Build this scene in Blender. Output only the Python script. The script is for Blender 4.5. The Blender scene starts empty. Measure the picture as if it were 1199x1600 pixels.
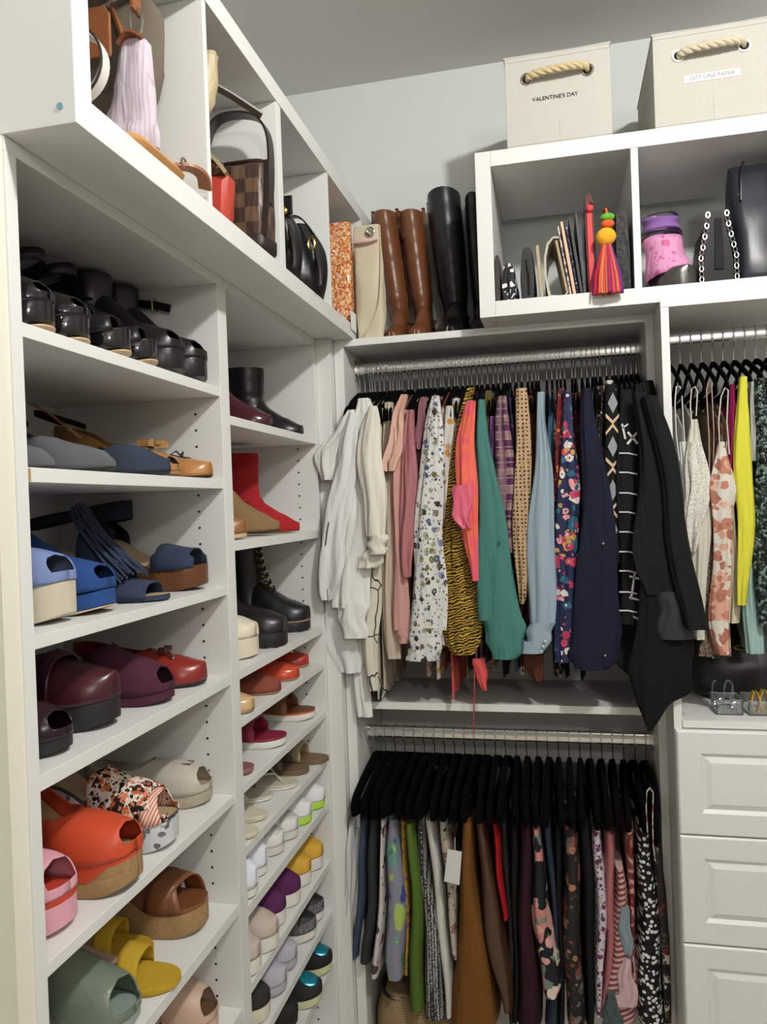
import bpy, bmesh, math, random
from math import sin, cos, pi, sqrt, radians
from mathutils import Vector, Matrix
random.seed(7)
C = bpy.context.scene
COL = C.collection
# ------------------------------------------------------------------ camera
F_PX, YAW, PITCH, ROLL = 1215.6, -0.22332, -0.00738, -0.03547
CAM = Vector((0, 0, 1.6658))
_fw = Vector((sin(YAW)*cos(PITCH), cos(YAW)*cos(PITCH), sin(PITCH)))
_r0 = Vector((cos(YAW), -sin(YAW), 0)); _u0 = _r0.cross(_fw)
_rt = cos(ROLL)*_r0 + sin(ROLL)*_u0; _up = -sin(ROLL)*_r0 + cos(ROLL)*_u0
cd = bpy.data.cameras.new('camera'); cam = bpy.data.objects.new('camera', cd); COL.objects.link(cam)
cd.sensor_fit = 'VERTICAL'; cd.sensor_height = 24; cd.lens = F_PX/1600*24; cd.clip_start = .02
M4 = Matrix((_rt, _up, -_fw)).transposed().to_4x4(); M4.translation = CAM
cam.matrix_world = M4; C.camera = cam
def ray(u, v): return (_fw + _rt*((u-599.5)/F_PX) - _up*((v-800)/F_PX))
def at_y(u, v, y): d = ray(u, v); return CAM + d*((y-CAM.y)/d.y)
def at_x(u, v, x): d = ray(u, v); return CAM + d*((x-CAM.x)/d.x)
def at_z(u, v, z): d = ray(u, v); return CAM + d*((z-CAM.z)/d.z)
# ------------------------------------------------------------------ world, lamps, exposure
w = bpy.data.worlds.new('world'); C.world = w; w.use_nodes = True
w.node_tree.nodes['Background'].inputs[0].default_value = (.9, .95, 1, 1)
w.node_tree.nodes['Background'].inputs[1].default_value = .12
def lamp(name, loc, watt, rad, col):
    l = bpy.data.lights.new(name, 'POINT'); l.energy = watt; l.shadow_soft_size = rad; l.color = col
    o = bpy.data.objects.new(name, l); COL.objects.link(o); o.location = loc; return o
lamp('ceiling_lamp', (.58, .60, 2.93), 79, .045, (1, .99, .962))
lamp('fill_lamp', (.95, -1.50, 2.55), 42, .10, (1, .983, .94))  # added fill light behind the camera, not a known fixture
C.view_settings.view_transform = 'Standard'; C.view_settings.look = 'None'
C.view_settings.gamma = 1; C.view_settings.use_curve_mapping = False; C.view_settings.exposure = 0.0
# ------------------------------------------------------------------ materials
def lin(c):
    g_ = .3*c[0]+.55*c[1]+.15*c[2]; c = tuple(x*.9+g_*.1 for x in c)
    return tuple((x/255/12.92 if x/255 <= .04045 else ((x/255+.055)/1.055)**2.4) for x in c) + (1,)
_mats = {}
def base(name, rough=.5, metal=0, spec=.5):
    m = bpy.data.materials.new(name); m.use_nodes = True; nt = m.node_tree
    b = nt.nodes['Principled BSDF']; b.inputs['Roughness'].default_value = rough
    b.inputs['Metallic'].default_value = metal; b.inputs['Specular IOR Level'].default_value = spec
    return m, nt, b
def N(nt, t, **k):
    n = nt.nodes.new(t)
    for a, v in k.items():
        if a in n.inputs: n.inputs[a].default_value = v
        else: setattr(n, a, v)
    return n
def coords(nt, scale=(1, 1, 1), loc=(0, 0, 0)):
    tc = N(nt, 'ShaderNodeTexCoord'); mp = N(nt, 'ShaderNodeMapping')
    mp.inputs['Scale'].default_value = scale; mp.inputs['Location'].default_value = loc
    nt.links.new(tc.outputs['Object'], mp.inputs[0]); return mp.outputs[0]
def bump(nt, b, vec, scale, strength, dist=.002, kind='noise', detail=3):
    if kind == 'noise': t = N(nt, 'ShaderNodeTexNoise', Scale=scale, Detail=detail); o = t.outputs[0]
    else: t = N(nt, 'ShaderNodeTexVoronoi', Scale=scale); o = t.outputs[0]
    nt.links.new(vec, t.inputs['Vector'])
    bp = N(nt, 'ShaderNodeBump', Strength=strength, Distance=dist)
    nt.links.new(o, bp.inputs['Height']); nt.links.new(bp.outputs[0], b.inputs['Normal'])
def mixc(nt, fac, a, c):
    m = N(nt, 'ShaderNodeMix', data_type='RGBA')
    for i, x in ((0, fac), (6, a), (7, c)):
        if isinstance(x, bpy.types.NodeSocket): nt.links.new(x, m.inputs[i])
        else: m.inputs[i].default_value = x
    return m.outputs[2]
def math1(nt, op, a, b=0.0, c=0.0):
    m = N(nt, 'ShaderNodeMath', operation=op)
    for i, x in enumerate((a, b, c)):
        if isinstance(x, bpy.types.NodeSocket): nt.links.new(x, m.inputs[i])
        else: m.inputs[i].default_value = x
    return m.outputs[0]
def mat(name, col, rough=.55, metal=0, bs=0, bstr=.2, var=.0, coat=0, spec=.5, vs=9, sheen=0):
    """plain material: colour with faint grain and fine relief"""
    if name in _mats: return _mats[name]
    m, nt, b = base(name, rough, metal, spec)
    v = coords(nt)
    c = lin(col)
    if var:
        t = N(nt, 'ShaderNodeTexNoise', Scale=vs, Detail=4); nt.links.new(v, t.inputs['Vector'])
        k = tuple(x*(1-var) for x in c[:3]) + (1,); h = tuple(min(1, x*(1+var)) for x in c[:3]) + (1,)
        nt.links.new(mixc(nt, t.outputs[0], k, h), b.inputs['Base Color'])
    else: b.inputs['Base Color'].default_value = c
    if bs: bump(nt, b, v, bs, bstr)
    b.inputs['Coat Weight'].default_value = coat
    b.inputs['Sheen Weight'].default_value = sheen
    _mats[name] = m; return m
def wrinkle(nt, b, st=.8):
    """soft vertical creases of hanging cloth"""
    v = coords(nt, (26, 26, 5)); bump(nt, b, v, 1.0, st, .016, detail=4)
def palette(nt, val, cols):
    r = N(nt, 'ShaderNodeValToRGB'); e = r.color_ramp; e.interpolation = 'CONSTANT'
    while len(e.elements) < len(cols): e.elements.new(.5)
    for i, c in enumerate(cols): e.elements[i].position = i/len(cols); e.elements[i].color = lin(c)
    nt.links.new(val, r.inputs[0]); return r.outputs[0]
def print_mat(name, basec, cols, scale=30, cover=.4, kind='floral', rough=.6, stretch=(1, 1, 1), loc=(0, 0, 0), ang=0, metal=0, coat=0):
    """printed cloth: the print is flat colour on the geometry"""
    if name in _mats: return _mats[name]
    m, nt, b = base(name, rough, metal, .3); v = coords(nt, stretch, loc)
    b.inputs['Coat Weight'].default_value = coat
    if ang: v.node.inputs['Rotation'].default_value = (ang if isinstance(ang, tuple) else (0, ang, 0))
    bc = lin(basec)
    def warp(vec, amt, sc):
        t = N(nt, 'ShaderNodeTexNoise', Scale=sc, Detail=2); nt.links.new(vec, t.inputs['Vector'])
        s = N(nt, 'ShaderNodeVectorMath', operation='SUBTRACT'); nt.links.new(t.outputs['Color'], s.inputs[0]); s.inputs[1].default_value = (.5, .5, .5)
        q = N(nt, 'ShaderNodeVectorMath', operation='SCALE'); nt.links.new(s.outputs[0], q.inputs[0]); q.inputs['Scale'].default_value = amt
        a = N(nt, 'ShaderNodeVectorMath', operation='ADD'); nt.links.new(vec, a.inputs[0]); nt.links.new(q.outputs[0], a.inputs[1]); return a.outputs[0]
    if kind == 'floral':
        col = bc
        for k, (sc, cv) in enumerate(((scale, cover), (scale*2.1, cover*.8))):
            vw = warp(v, .6/sc, sc*1.6)
            vo = N(nt, 'ShaderNodeTexVoronoi', Scale=sc); nt.links.new(vw, vo.inputs['Vector'])
            sp = N(nt, 'ShaderNodeSeparateColor'); nt.links.new(vo.outputs['Color'], sp.inputs[0])
            r = math1(nt, 'MULTIPLY', sp.outputs[2], cv*1.1)
            msk = math1(nt, 'LESS_THAN', vo.outputs['Distance'], r)
            cs = cols if k == 0 else cols[::-1]
            col = mixc(nt, msk, col, palette(nt, sp.outputs[0], cs))
            inn = math1(nt, 'LESS_THAN', vo.outputs['Distance'], math1(nt, 'MULTIPLY', r, .35))
            col = mixc(nt, inn, col, palette(nt, sp.outputs[1], cs))
        out = col
    elif kind == 'dots':
        vo = N(nt, 'ShaderNodeTexVoronoi', Scale=scale); nt.links.new(v, vo.inputs['Vector'])
        vo.inputs['Randomness'].default_value = .25 if len(cols) < 2 else .85
        out = mixc(nt, math1(nt, 'LESS_THAN', vo.outputs['Distance'], cover), bc, lin(cols[0]))
    elif kind in ('stripe', 'tiger'):
        wv = N(nt, 'ShaderNodeTexWave', Scale=scale, Distortion=(0.4 if kind == 'stripe' else 7), Detail=2 if kind == 'tiger' else 0, bands_direction='Z')
        wv.inputs['Detail Scale'].default_value = 1.5
        nt.links.new(v, wv.inputs['Vector'])
        out = mixc(nt, math1(nt, 'LESS_THAN', wv.outputs['Fac'], cover), bc, lin(cols[0]))
    elif kind == 'plaid':
        out = bc
        for i, d in enumerate(('Z', 'X', 'Z', 'Y')):
            wv = N(nt, 'ShaderNodeTexWave', Scale=scale*(1, .9, 2.3, 1.)[i], Distortion=.1, bands_direction=d); nt.links.new(v, wv.inputs['Vector'])
            msk = math1(nt, 'MULTIPLY', math1(nt, 'GREATER_THAN', wv.outputs['Fac'], (.6, .6, .95, .93)[i]), .6)
            out = mixc(nt, msk, out, lin(cols[i % len(cols)]))
    elif kind == 'check':
        ck = N(nt, 'ShaderNodeTexChecker', Scale=scale); nt.links.new(v, ck.inputs['Vector'])
        ck.inputs['Color1'].default_value = bc; ck.inputs['Color2'].default_value = lin(cols[0]); out = ck.outputs[0]
    elif kind == 'cells':
        vw = warp(v, .3/scale, scale)
        vo = N(nt, 'ShaderNodeTexVoronoi', Scale=scale, feature='DISTANCE_TO_EDGE'); nt.links.new(vw, vo.inputs['Vector'])
        out = mixc(nt, math1(nt, 'LESS_THAN', vo.outputs['Distance'], cover), lin(cols[0]), bc)
    elif kind == 'beads':
        vo = N(nt, 'ShaderNodeTexVoronoi', Scale=scale); nt.links.new(v, vo.inputs['Vector'])
        sp = N(nt, 'ShaderNodeSeparateColor'); nt.links.new(vo.outputs['Color'], sp.inputs[0])
        out = palette(nt, sp.outputs[0], cols)
        bp = N(nt, 'ShaderNodeBump', Strength=.9, Distance=.003, invert=True); nt.links.new(vo.outputs['Distance'], bp.inputs['Height']); nt.links.new(bp.outputs[0], b.inputs['Normal'])
    elif kind == 'blotch':
        t = N(nt, 'ShaderNodeTexNoise', Scale=scale, Detail=1.5); nt.links.new(v, t.inputs['Vector'])
        f = math1(nt, 'MULTIPLY_ADD', t.outputs[0], 2.2, -.6)
        out = palette(nt, f, [basec]+list(cols))
    nt.links.new(out, b.inputs['Base Color'])
    if kind != 'beads': wrinkle(nt, b)
    _mats[name] = m; return m
# ------------------------------------------------------------------ object helpers
def finish(me, m, ang=40, smooth=True):
    if m: me.materials.append(m)
    if smooth:
        bm = bmesh.new(); bm.from_mesh(me); bmesh.ops.remove_doubles(bm, verts=bm.verts, dist=1e-6)
        bmesh.ops.recalc_face_normals(bm, faces=bm.faces)
        a = radians(ang)
        for f in bm.faces: f.smooth = True
        for e in bm.edges:
            if len(e.link_faces) == 2 and e.calc_face_angle(0) > a: e.smooth = False
        bm.to_mesh(me); bm.free()
def link(name, me, parent=None, loc=None):
    o = bpy.data.objects.new(name, me); COL.objects.link(o)
    if parent: o.parent = parent
    if loc is not None: o.location = loc
    return o
def tag(o, label=None, cat=None, group=None, kind=None):
    if label: o['label'] = label
    if cat: o['category'] = cat
    if group: o['group'] = group
    if kind: o['kind'] = kind
    return o
def thing(name, label, cat, loc=(0, 0, 0), rz=0, group=None):
    o = bpy.data.objects.new(name, None); COL.objects.link(o); o.empty_display_size = .05
    o.location = loc; o.rotation_euler = (0, 0, rz); return tag(o, label, cat, group)
class MB:
    def __init__(s): s.v = []; s.f = []
    def box(s, a, b):
        x0, y0, z0 = a; x1, y1, z1 = b; n = len(s.v)
        s.v += [(x0, y0, z0), (x1, y0, z0), (x1, y1, z0), (x0, y1, z0), (x0, y0, z1), (x1, y0, z1), (x1, y1, z1), (x0, y1, z1)]
        s.f += [tuple(n+i for i in q) for q in ((0, 3, 2, 1), (4, 5, 6, 7), (0, 1, 5, 4), (1, 2, 6, 5), (2, 3, 7, 6), (3, 0, 4, 7))]
        return s
    def loft(s, rings, closed=True, cap0=True, cap1=True):
        n0 = len(s.v); m = len(rings[0])
        for r in rings: s.v += [tuple(p) for p in r]
        for i in range(len(rings)-1):
            for j in range(m if closed else m-1):
                k = (j+1) % m
                s.f.append((n0+i*m+j, n0+i*m+k, n0+(i+1)*m+k, n0+(i+1)*m+j))
        if closed and cap0: s.f.append(tuple(n0+j for j in range(m))[::-1])
        if closed and cap1: s.f.append(tuple(n0+(len(rings)-1)*m+j for j in range(m)))
        return s
    def tube(s, pts, r, n=8, closed=False, flat=None):
        """round or flat (flat=(w,h), w along `side`) bar along a path"""
        pts = [Vector(p) for p in pts]; rings = []; L = len(pts); prev = None
        for i, p in enumerate(pts):
            a = pts[(i-1) % L] if (i or closed) else p; b = pts[(i+1) % L] if (i < L-1 or closed) else p
            t = (b-a).normalized()
            if prev is None:
                up = Vector((0, 0, 1)) if abs(t.z) < .9 else Vector((1, 0, 0)); sd = t.cross(up).normalized()
            else: sd = (prev - t*prev.dot(t)).normalized()
            prev = sd; nn = sd.cross(t)
            rr = r[i] if isinstance(r, (list, tuple)) else r
            if flat: rings.append([p+sd*cos(q)*flat[0]*1.2+nn*sin(q)*flat[1]*1.2 for q in (pi/4, 3*pi/4, 5*pi/4, 7*pi/4)])
            else: rings.append([p+sd*cos(2*pi*k/n)*rr+nn*sin(2*pi*k/n)*rr for k in range(n)])
        if closed: rings.append(rings[0]); return s.loft(rings, True, False, False)
        return s.loft(rings)
    def ball(s, c, r, n=10, sc=(1, 1, 1)):
        R = []
        for i in range(n//2+1):
            a = -pi/2+pi*i/(n//2); q = max(cos(a), .02)
            R.append([(c[0]+r*sc[0]*q*cos(2*pi*k/n), c[1]+r*sc[1]*q*sin(2*pi*k/n), c[2]+r*sc[2]*sin(a)) for k in range(n)])
        return s.loft(R)
    def mesh(s, name, m=None, ang=40, smooth=True):
        me = bpy.data.meshes.new(name); me.from_pydata([tuple(x) for x in s.v], [], s.f); finish(me, m, ang, smooth); return me
    def build(s, name, m, parent=None, ang=40, smooth=True, solid=0, sub=0, loc=None, bev=0):
        o = link(name, s.mesh(name, m, ang, smooth), parent, loc)
        if solid: q = o.modifiers.new('s', 'SOLIDIFY'); q.thickness = solid; q.offset = 0
        if bev: q = o.modifiers.new('b', 'BEVEL'); q.width = bev; q.segments = 2; q.limit_method = 'ANGLE'
        if sub: q = o.modifiers.new('u', 'SUBSURF'); q.levels = q.render_levels = sub
        return o
def box(name, a, b, m, parent=None, bev=0.0008):
    return MB().box(a, b).build(name, m, parent, smooth=False, bev=bev)
def dup(root, loc, rz, label=None, group=None):
    r = root.copy(); COL.objects.link(r); r.location = loc; r.rotation_euler = (root.rotation_euler[0], root.rotation_euler[1], rz)
    if label: r['label'] = label
    if group: r['group'] = group
    for ch in list(root.children):
        c = ch.copy(); COL.objects.link(c); c.parent = r
        for g in ch.children:
            d = g.copy(); COL.objects.link(d); d.parent = c
    return r
def interp(pts, x):
    """smooth (monotone-ish) interpolation through (x, y) pairs"""
    if x <= pts[0][0]: return pts[0][1]
    for (a, p), (b, q) in zip(pts, pts[1:]):
        if x <= b:
            t = (x-a)/(b-a); t = t*t*(3-2*t)*.5+t*.5; return p+(q-p)*t
    return pts[-1][1]
def catmull(P, n):
    P = [Vector(p) for p in P]; out = []
    for i in range(len(P)-1):
        a = P[max(i-1, 0)]; b = P[i]; c = P[i+1]; d = P[min(i+2, len(P)-1)]
        for k in range(n):
            t = k/n; out.append(.5*((2*b)+(c-a)*t+(2*a-5*b+4*c-d)*t*t+(3*b-a-3*c+d)*t**3))
    return out+[P[-1]]
# ------------------------------------------------------------------ the room
xL, xU, xB1, xB2, xR1, xR2 = -.6393, -.5402, -.571, .2263, .2471, .2658
yA, yA2, yM1, yM2, yF = .8203, .8412, 1.4158, 1.4565, 2.0266
yB, yC, yR, yW, yCb = 2.083, 1.969, 1.9485, 2.40, 2.36
zT, zO, zCeil = 2.13, 2.1115, 3.0
xWl = -1.02
white = mat('white_melamine', (226, 226, 222), .42, bs=500, bstr=.03)
wallm = mat('wall_paint', (214, 217, 214), .85, bs=260, bstr=.12)
creamw = mat('cream_wall_paint', (229, 224, 207), .8, bs=300, bstr=.15)
ceilm = mat('ceiling_paint', (216, 216, 212), .9, bs=200, bstr=.1)
floorm = mat('floor_oak', (206, 196, 182), .6, bs=40, bstr=.1, var=.25, vs=14)
def struct(name, a, b, m): return tag(box(name, a, b, m, bev=0), kind='structure')
XR, YN = 1.75, -1.9
struct('floor', (xWl-.1, YN-.1, -.06), (XR+.1, yW+.1, 0), floorm)
struct('ceiling', (xWl-.1, YN-.1, zCeil), (XR+.1, yW+.1, zCeil+.06), ceilm)
struct('wall_back', (xWl-.1, yW, 0), (XR+.1, yW+.08, zCeil), wallm)
struct('wall_left', (xWl-.1, YN, 0), (xWl, yW, zCeil), wallm)
darkw = mat('far_wall_paint', (150, 147, 141), .9)
struct('wall_right', (XR, YN, 0), (XR+.1, yW, zCeil), darkw)
struct('wall_front', (xWl-.1, YN-.1, 0), (XR+.1, YN, zCeil), darkw)
struct('wall_left_return', (xWl, yA-.03, 0), (xL-.003, yA, zT-.001), creamw)
# ------------------------------------------------------------------ shoe tower (left)
SH1 = [(1.9095, 1.8912), (1.73, 1.7112), (1.5201, 1.5030), (1.3462, 1.3262), (1.1117, 1.0940), (.8947, .8740), (.69, .670), (.47, .45), (.25, .23)]
SH2 = [(1.859, 1.8405), (1.6067, 1.5865), (1.3462, 1.3265), (1.2464, 1.2295), (1.1139, 1.0965), (.9882, .9695), (.8672, .8460), (.7093, .6898), (.572, .553), (.430, .411), (.25, .23)]
tw = thing('shoe_shelf_tower', 'tall white shoe shelving filled with shoes along the left wall', 'shelving', (xL, yA, 0))
def part(name, a, b, par, m=white, bev=.0008):
    o = par.location; return box(name, tuple(a[i]-o[i] for i in range(3)), tuple(b[i]-o[i] for i in range(3)), m, par, bev)
xBk = xWl+.012
part('side_panel', (xBk, yA, 0), (xL, yA2, zO), tw)
part('center_panel', (xBk, yM1, 0), (xL, yM2, zO), tw)
part('side_panel', (xBk, yF, 0), (xL, yF+.019, zO), tw)
part('top_board', (xBk, yA, zO), (xL, yF+.019, zT), tw)
part('back_panel', (xWl+.002, yA, 0), (xBk, yF+.019, zT), tw)
for (sh, y0, y1) in ((SH1, yA2, yM1), (SH2, yM2, yF)):
    for t, b in sh: part('shelf', (xBk, y0+.0008, b), (xL-.0015, y1-.0008, t), tw)
part('toe_kick', (xBk, yA2, 0), (xL-.05, yM1, .07), tw); part('toe_kick', (xBk, yM2, 0), (xL-.05, yF, .07), tw)
hole = mat('peg_hole_dark', (20, 18, 16), .9)
hb = MB()
for yy, zs in ((yM1-.0006, [1.86-i*.032 for i in range(42)]), (yF-.0006, [1.83-i*.032 for i in range(50)])):
    for zz in zs:
        for xx in (xL-.055,):
            if any(b-.006 < zz < t+.008 for t, b in (SH1 if yy < 1.5 else SH2)): continue
            hb.loft([[(xx+.0026*cos(k*pi/4)-xL, q-yA, zz+.0026*sin(k*pi/4)) for k in range(8)] for q in (yy, yy+.0005)])
tag(hb.build('peg_holes', hole, tw, smooth=False), kind='stuff')
cork = mat('raw_chipboard', (176, 140, 96), .9, bs=600, bstr=.5, var=.4, vs=200)
part('chipped_corner', (xL-.0016, yA2+.0009, 1.7125), (xL-.0010, yA2+.006, 1.7285), tw, cork, 0)
# corner post between the tower and the hanging bay
xf = at_y(515, 532, yF+.02).x
cp = thing('corner_filler', 'narrow white filler post closing the corner by the shoe tower', 'panel', (xL, yF+.019, 0))
part('filler_face', (xL-.0005, yF+.0195, 0), (xf, yF+.037, zT-.001), cp); part('filler_return', (xf-.018, yF+.0375, 0), (xf-.0005, yB+.05, zT-.001), cp)
# ------------------------------------------------------------------ hanging bay
hu = thing('hanging_bay', 'white double hanging bay with clothes on two rods, back wall', 'wardrobe', (xB1, yB, 0))
part('side_panel', (xf+.001, yB, 0), (xB1, yW-.003, zO), hu)
part('side_panel', (xB2, yB, 0), (xR1-.0005, yW-.003, zO), hu)
part('top_board', (xf+.001, yB, 2.111), (xR1-.0005, yW-.003, zT), hu)
part('shelf', (xB1+.0005, yB+.002, 1.1062), (xB2-.0005, yW-.013, 1.1261), hu)
part('back_panel', (xB1+.0005, yW-.012, 0), (xB2-.0005, yW-.003, 2.1105), hu)
# ------------------------------------------------------------------ drawer bay (right)
xE = 1.02
du = thing('drawer_bay', 'white wardrobe bay with three visible paneled drawers below blouses', 'wardrobe', (xR1, yR, 0))
part('side_panel', (xR1, yR, 0), (xR2, yW-.003, 2.1123), du); part('side_panel', (xE, yR, 0), (xE+.019, yW-.003, 2.1123), du)
part('top_board', (xR1, yR, 2.1128), (xE+.019, yW-.003, zT), du)
part('back_panel', (xR2+.0005, yW-.012, 0), (xE-.0005, yW-.003, 2.1125), du)
part('countertop', (xR2+.0005, yR-.004, 1.117), (xE-.0005, yW-.0125, 1.134), du)
part('drawer_box', (xR2+.003, yR+.004, .05), (xE-.003, yR+.35, 1.115), du)
def drawer_front(z0, z1):
    x0, x1 = xR1+.002, xE+.016; yf = yR-.019; yb = yR-.0006
    rr = [(0, yb), (0, yf+.004), (.004, yf), (.052, yf), (.060, yf+.007), (.0605, yf+.007), (.074, yf+.0008), (.0745, yf+.0005)]
    rings = [[(x0+i-xR1, y-yR, z0+i), (x1-i-xR1, y-yR, z0+i), (x1-i-xR1, y-yR, z1-i), (x0+i-xR1, y-yR, z1-i)] for i, y in rr]
    fr = MB().loft(rings[:6], cap0=True, cap1=False).build('drawer', white, du, smooth=False)
    MB().loft(rings[5:], cap0=False, cap1=True).build('raised_panel', white, fr, smooth=False)
for z0, z1 in ((.869, 1.114), (.612, .866), (.355, .609), (.09, .352)): drawer_front(z0, z1)
# ------------------------------------------------------------------ cube shelves on top
def cubes(name, label, horiz, x0, y0, x1, y1, opens, t=.0385):
    """opens = opening edges along the run"""
    u = thing(name, label, 'shelving', (x0, y0, zT))
    zt, zi, zj = 2.5440, 2.5055, 2.1692
    e0, e1 = opens[0][1]+.0004, opens[-1][0]-.0004
    for n, za, zb in (('bottom_board', zT+.0004, zj), ('top_board', zi, zt)):
        if horiz: part(n, (e0, y0, za), (e1, y1, zb), u)
        else: part(n, (x0, e0, za), (x1, e1, zb), u)
    for i, (a, b) in enumerate(opens):
        n = 'end_panel' if i in (0, len(opens)-1) else 'divider'
        za, zb = (zT+.0004, zt) if n[0] == 'e' else (zj, zi)
        if horiz: part(n, (a, y0+(0 if n[0] == 'e' else .0015), za), (b, y1, zb), u)
        else: part(n, (x0, a, za), (x1-(0 if n[0] == 'e' else .0015), b, zb), u)
    return u
cubes('cube_shelf', 'white cube shelf holding clutches and boot over the hanging bays', True, -.1805, yC, 1.30, yCb, [(-.1805, -.1417), (.1933, .2104), (.5455, .5626), (.8977, .9148), (1.26, 1.30)])
cl = cubes('cube_shelf', 'white cube shelf of handbags on top of the shoe tower', False, -.93, .8192, xU, 2.385, [(.8192, .8536), (1.1822, 1.1957), (1.5209, 1.5481), (1.8757, 1.889), (2.2165, 2.385)])
cap = mat('cam_cap_blue', (120, 165, 185), .4)
MB().loft([[(at_y(94, 166, .8192).x+.93+r*cos(k*pi/8), q, at_y(94, 166, .8192).z-zT+r*sin(k*pi/8)) for k in range(16)] for r, q in ((.0045, 0.0005), (.0042, -.0012))]).build('cam_cap', cap, cl)
# ------------------------------------------------------------------ rods
chrome = mat('chrome', (225, 225, 225), .2, 1)
def rod(label, x0, x1, y, z):
    r = thing('closet_rod', label, 'rod', (x0, y, z))
    n = 16; sg = lambda v: (abs(v)**.45)*(1 if v > 0 else -1); R = [[(xx, .0085*sg(cos(2*pi*k/n)), .0165*sg(sin(2*pi*k/n))) for k in range(n)] for xx in (.002, x1-x0-.002)]
    MB().loft(R).build('bar', chrome, r)
    for xx in (0.0003, x1-x0-.0063):
        MB().loft([[(q, .018*cos(2*pi*k/n), .03*sin(2*pi*k/n)) for k in range(n)] for q in (xx, xx+.006)]).build('rod_bracket', chrome, r)
    return r
yRod, zRodU, zRodL, yRodR, zRodR = 2.199, at_y(770, 562, 2.199).z, at_y(790, 1148, 2.199).z, 2.17, at_y(1120, 524, 2.17).z
rod('chrome rod carrying blouses in upper hanging bay', xB1, xB2, yRod, zRodU)
rod('chrome rod carrying trousers and skirts in lower bay', xB1, xB2, yRod, zRodL)
rod('chrome rod over drawers carrying camisoles and tops', xR2, xE, yRodR, zRodR)
# ------------------------------------------------------------------ shoes: toe at local origin, heel at -L along x
def smooth01(t): t = max(0, min(1, t)); return t*t*(3-2*t)
class Last:
    """foot form: s runs 0 (heel) .. 1 (toe)"""
    def __init__(s, L=.25, W=.088, H=.0, P=.008, toe=2.3, spring=.006):
        s.L, s.W, s.H, s.P, s.toe, s.spring = L, W, H, P, toe, spring
    def hw(s, q):
        k = s.W/.09
        b = interp([(0, .030), (.12, .0325), (.38, .0285), (.68, .045), (.8, .0425), (1.0, .036 if s.toe > 2 else .028)], q)
        if q < .12: b *= sqrt(max(0, 1-((.12-q)/.12)**2))
        st = .80 if s.toe > 2 else .66
        if q > st: b *= max(0, 1-((q-st)/(1-st))**s.toe)**(1/min(s.toe, 2.6))
        return max(b*k, .0006)
    def zt(s, q):
        t = smooth01((q-.16)/.50)
        return s.H*(1-t)+s.P*t + (s.spring*.6*((q-.75)/.25)**2 if q > .75 else 0)
    def tsp(s, q): return s.spring*((q-.78)/.22)**2 if q > .78 else 0
    def x(s, q): return (q-1)*s.L
SS = [0, .006, .02, .045, .08, .12, .18, .25, .33, .41, .49, .56, .62, .68, .74, .79, .84, .88, .92, .95, .975, .99, 1]
def sole(l, top=0., wedge=True, th=.008, q0=0, grow=1.0, bottom=None, taper=.95):
    mb = MB(); R = []
    for q in SS:
        if q < q0: continue
        h = l.hw(q)*grow; zt = l.zt(q)+top; zb = l.tsp(q) if wedge else max(l.tsp(q) if q > .66 else 0, zt-th)
        if bottom is not None: zb = max(zb, zt-bottom)
        zb = min(zb, zt-.002)
        e = min(.0025, (zt-zb)*.3); x = l.x(q)
        R.append([(x, -h*taper, zb), (x, h*taper, zb), (x, h, zb+e), (x, h, zt-e), (x, h*.97, zt), (x, -h*.97, zt), (x, -h, zt-e), (x, -h, zb+e)])
    return mb.loft(R)
def heel_block(l, th=.008, a=.055, w=.9, foot=.7):
    R = []
    for k in range(6):
        t = k/5; z = (l.H-th*.6)*t; f = foot+(1-foot)*t**1.6
        R.append([(l.x(0)+.004+(a*f)*(.5+.5*cos(2*pi*j/12))+.004*(1-t), .031*w*f*sin(2*pi*j/12), z) for j in range(12)])
    return MB().loft(R)
def upper(l, h=((0, .055), (.3, .05), (.55, .056), (.75, .045), (.9, .034), (1, .018)), throat=.6, low=42, heelw=55, peep=0, peepa=24, q0=0, q1=1, lift=0, lean=.0, pw=.75, blend=.13, n=13, grow=1.0):
    mb = MB(); A = []; B = []
    qs = [q for q in SS if q0 <= q <= q1]
    ex = [throat-.06, throat-.03, throat, throat+.02]
    if peep: ex += [peep-.01]+[peep+.05*k/6 for k in range(7)]
    qs = sorted(set(qs+[e for e in ex if q0 < e < q1]+[q0, q1]))
    for q in qs:
        H = interp(h, q); w = l.hw(q)*grow*1.02
        if throat and q < throat:
            t = smooth01((throat-q)/blend); lo = low+(heelw-low)*smooth01((.25-q)/.25); tm = 90+(lo-90)*sqrt(t)
        else: tm = 90
        if peep and q > peep: tm = min(tm, 90+(peepa-90)*min(1, sqrt((q-peep)/.05)))
        a = []; b = []
        for k in range(n):
            th = radians(tm)*k/(n-1); y = w*(cos(th)**pw if th < 1.5706 else 0); z = l.zt(q)+lift+H*max(0, sin(th))**.9 if k else l.zt(q)+lift-.002
            a.append((l.x(q)-lean*H*sin(th), y, z)); b.append((l.x(q)-lean*H*sin(th), -y, z))
        A.append(a); B.append(b)
    mb.loft(A, closed=False); mb.loft(B, closed=False); return mb
def band(l, q0, q1, h, skew=0, grow=1.04, n=14, hump=1.0, lift=0, pinch=1.0):
    """strap over the foot from side to side; skew moves one end back"""
    R = []
    for k in range(n):
        th = pi*k/(n-1); r = []
        for t in (0, .25, .5, .75, 1):
            qq = q0+(q1-q0)*(.5+(t-.5)*(1 if abs(th-pi/2) > .9 else pinch))+skew*(k/(n-1)-.5)
            qq = max(.01, min(.985, qq)); w = l.hw(qq)*grow; c = cos(th)
            r.append((l.x(qq), w*(abs(c)**.7)*(1 if c > 0 else -1), l.zt(qq)+lift-.003+(h*(1-.35*smooth01((qq-.55)/.45)))*max(0, sin(th))**.85*hump))
        R.append(r)
    return MB().loft(R, closed=False)
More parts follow.
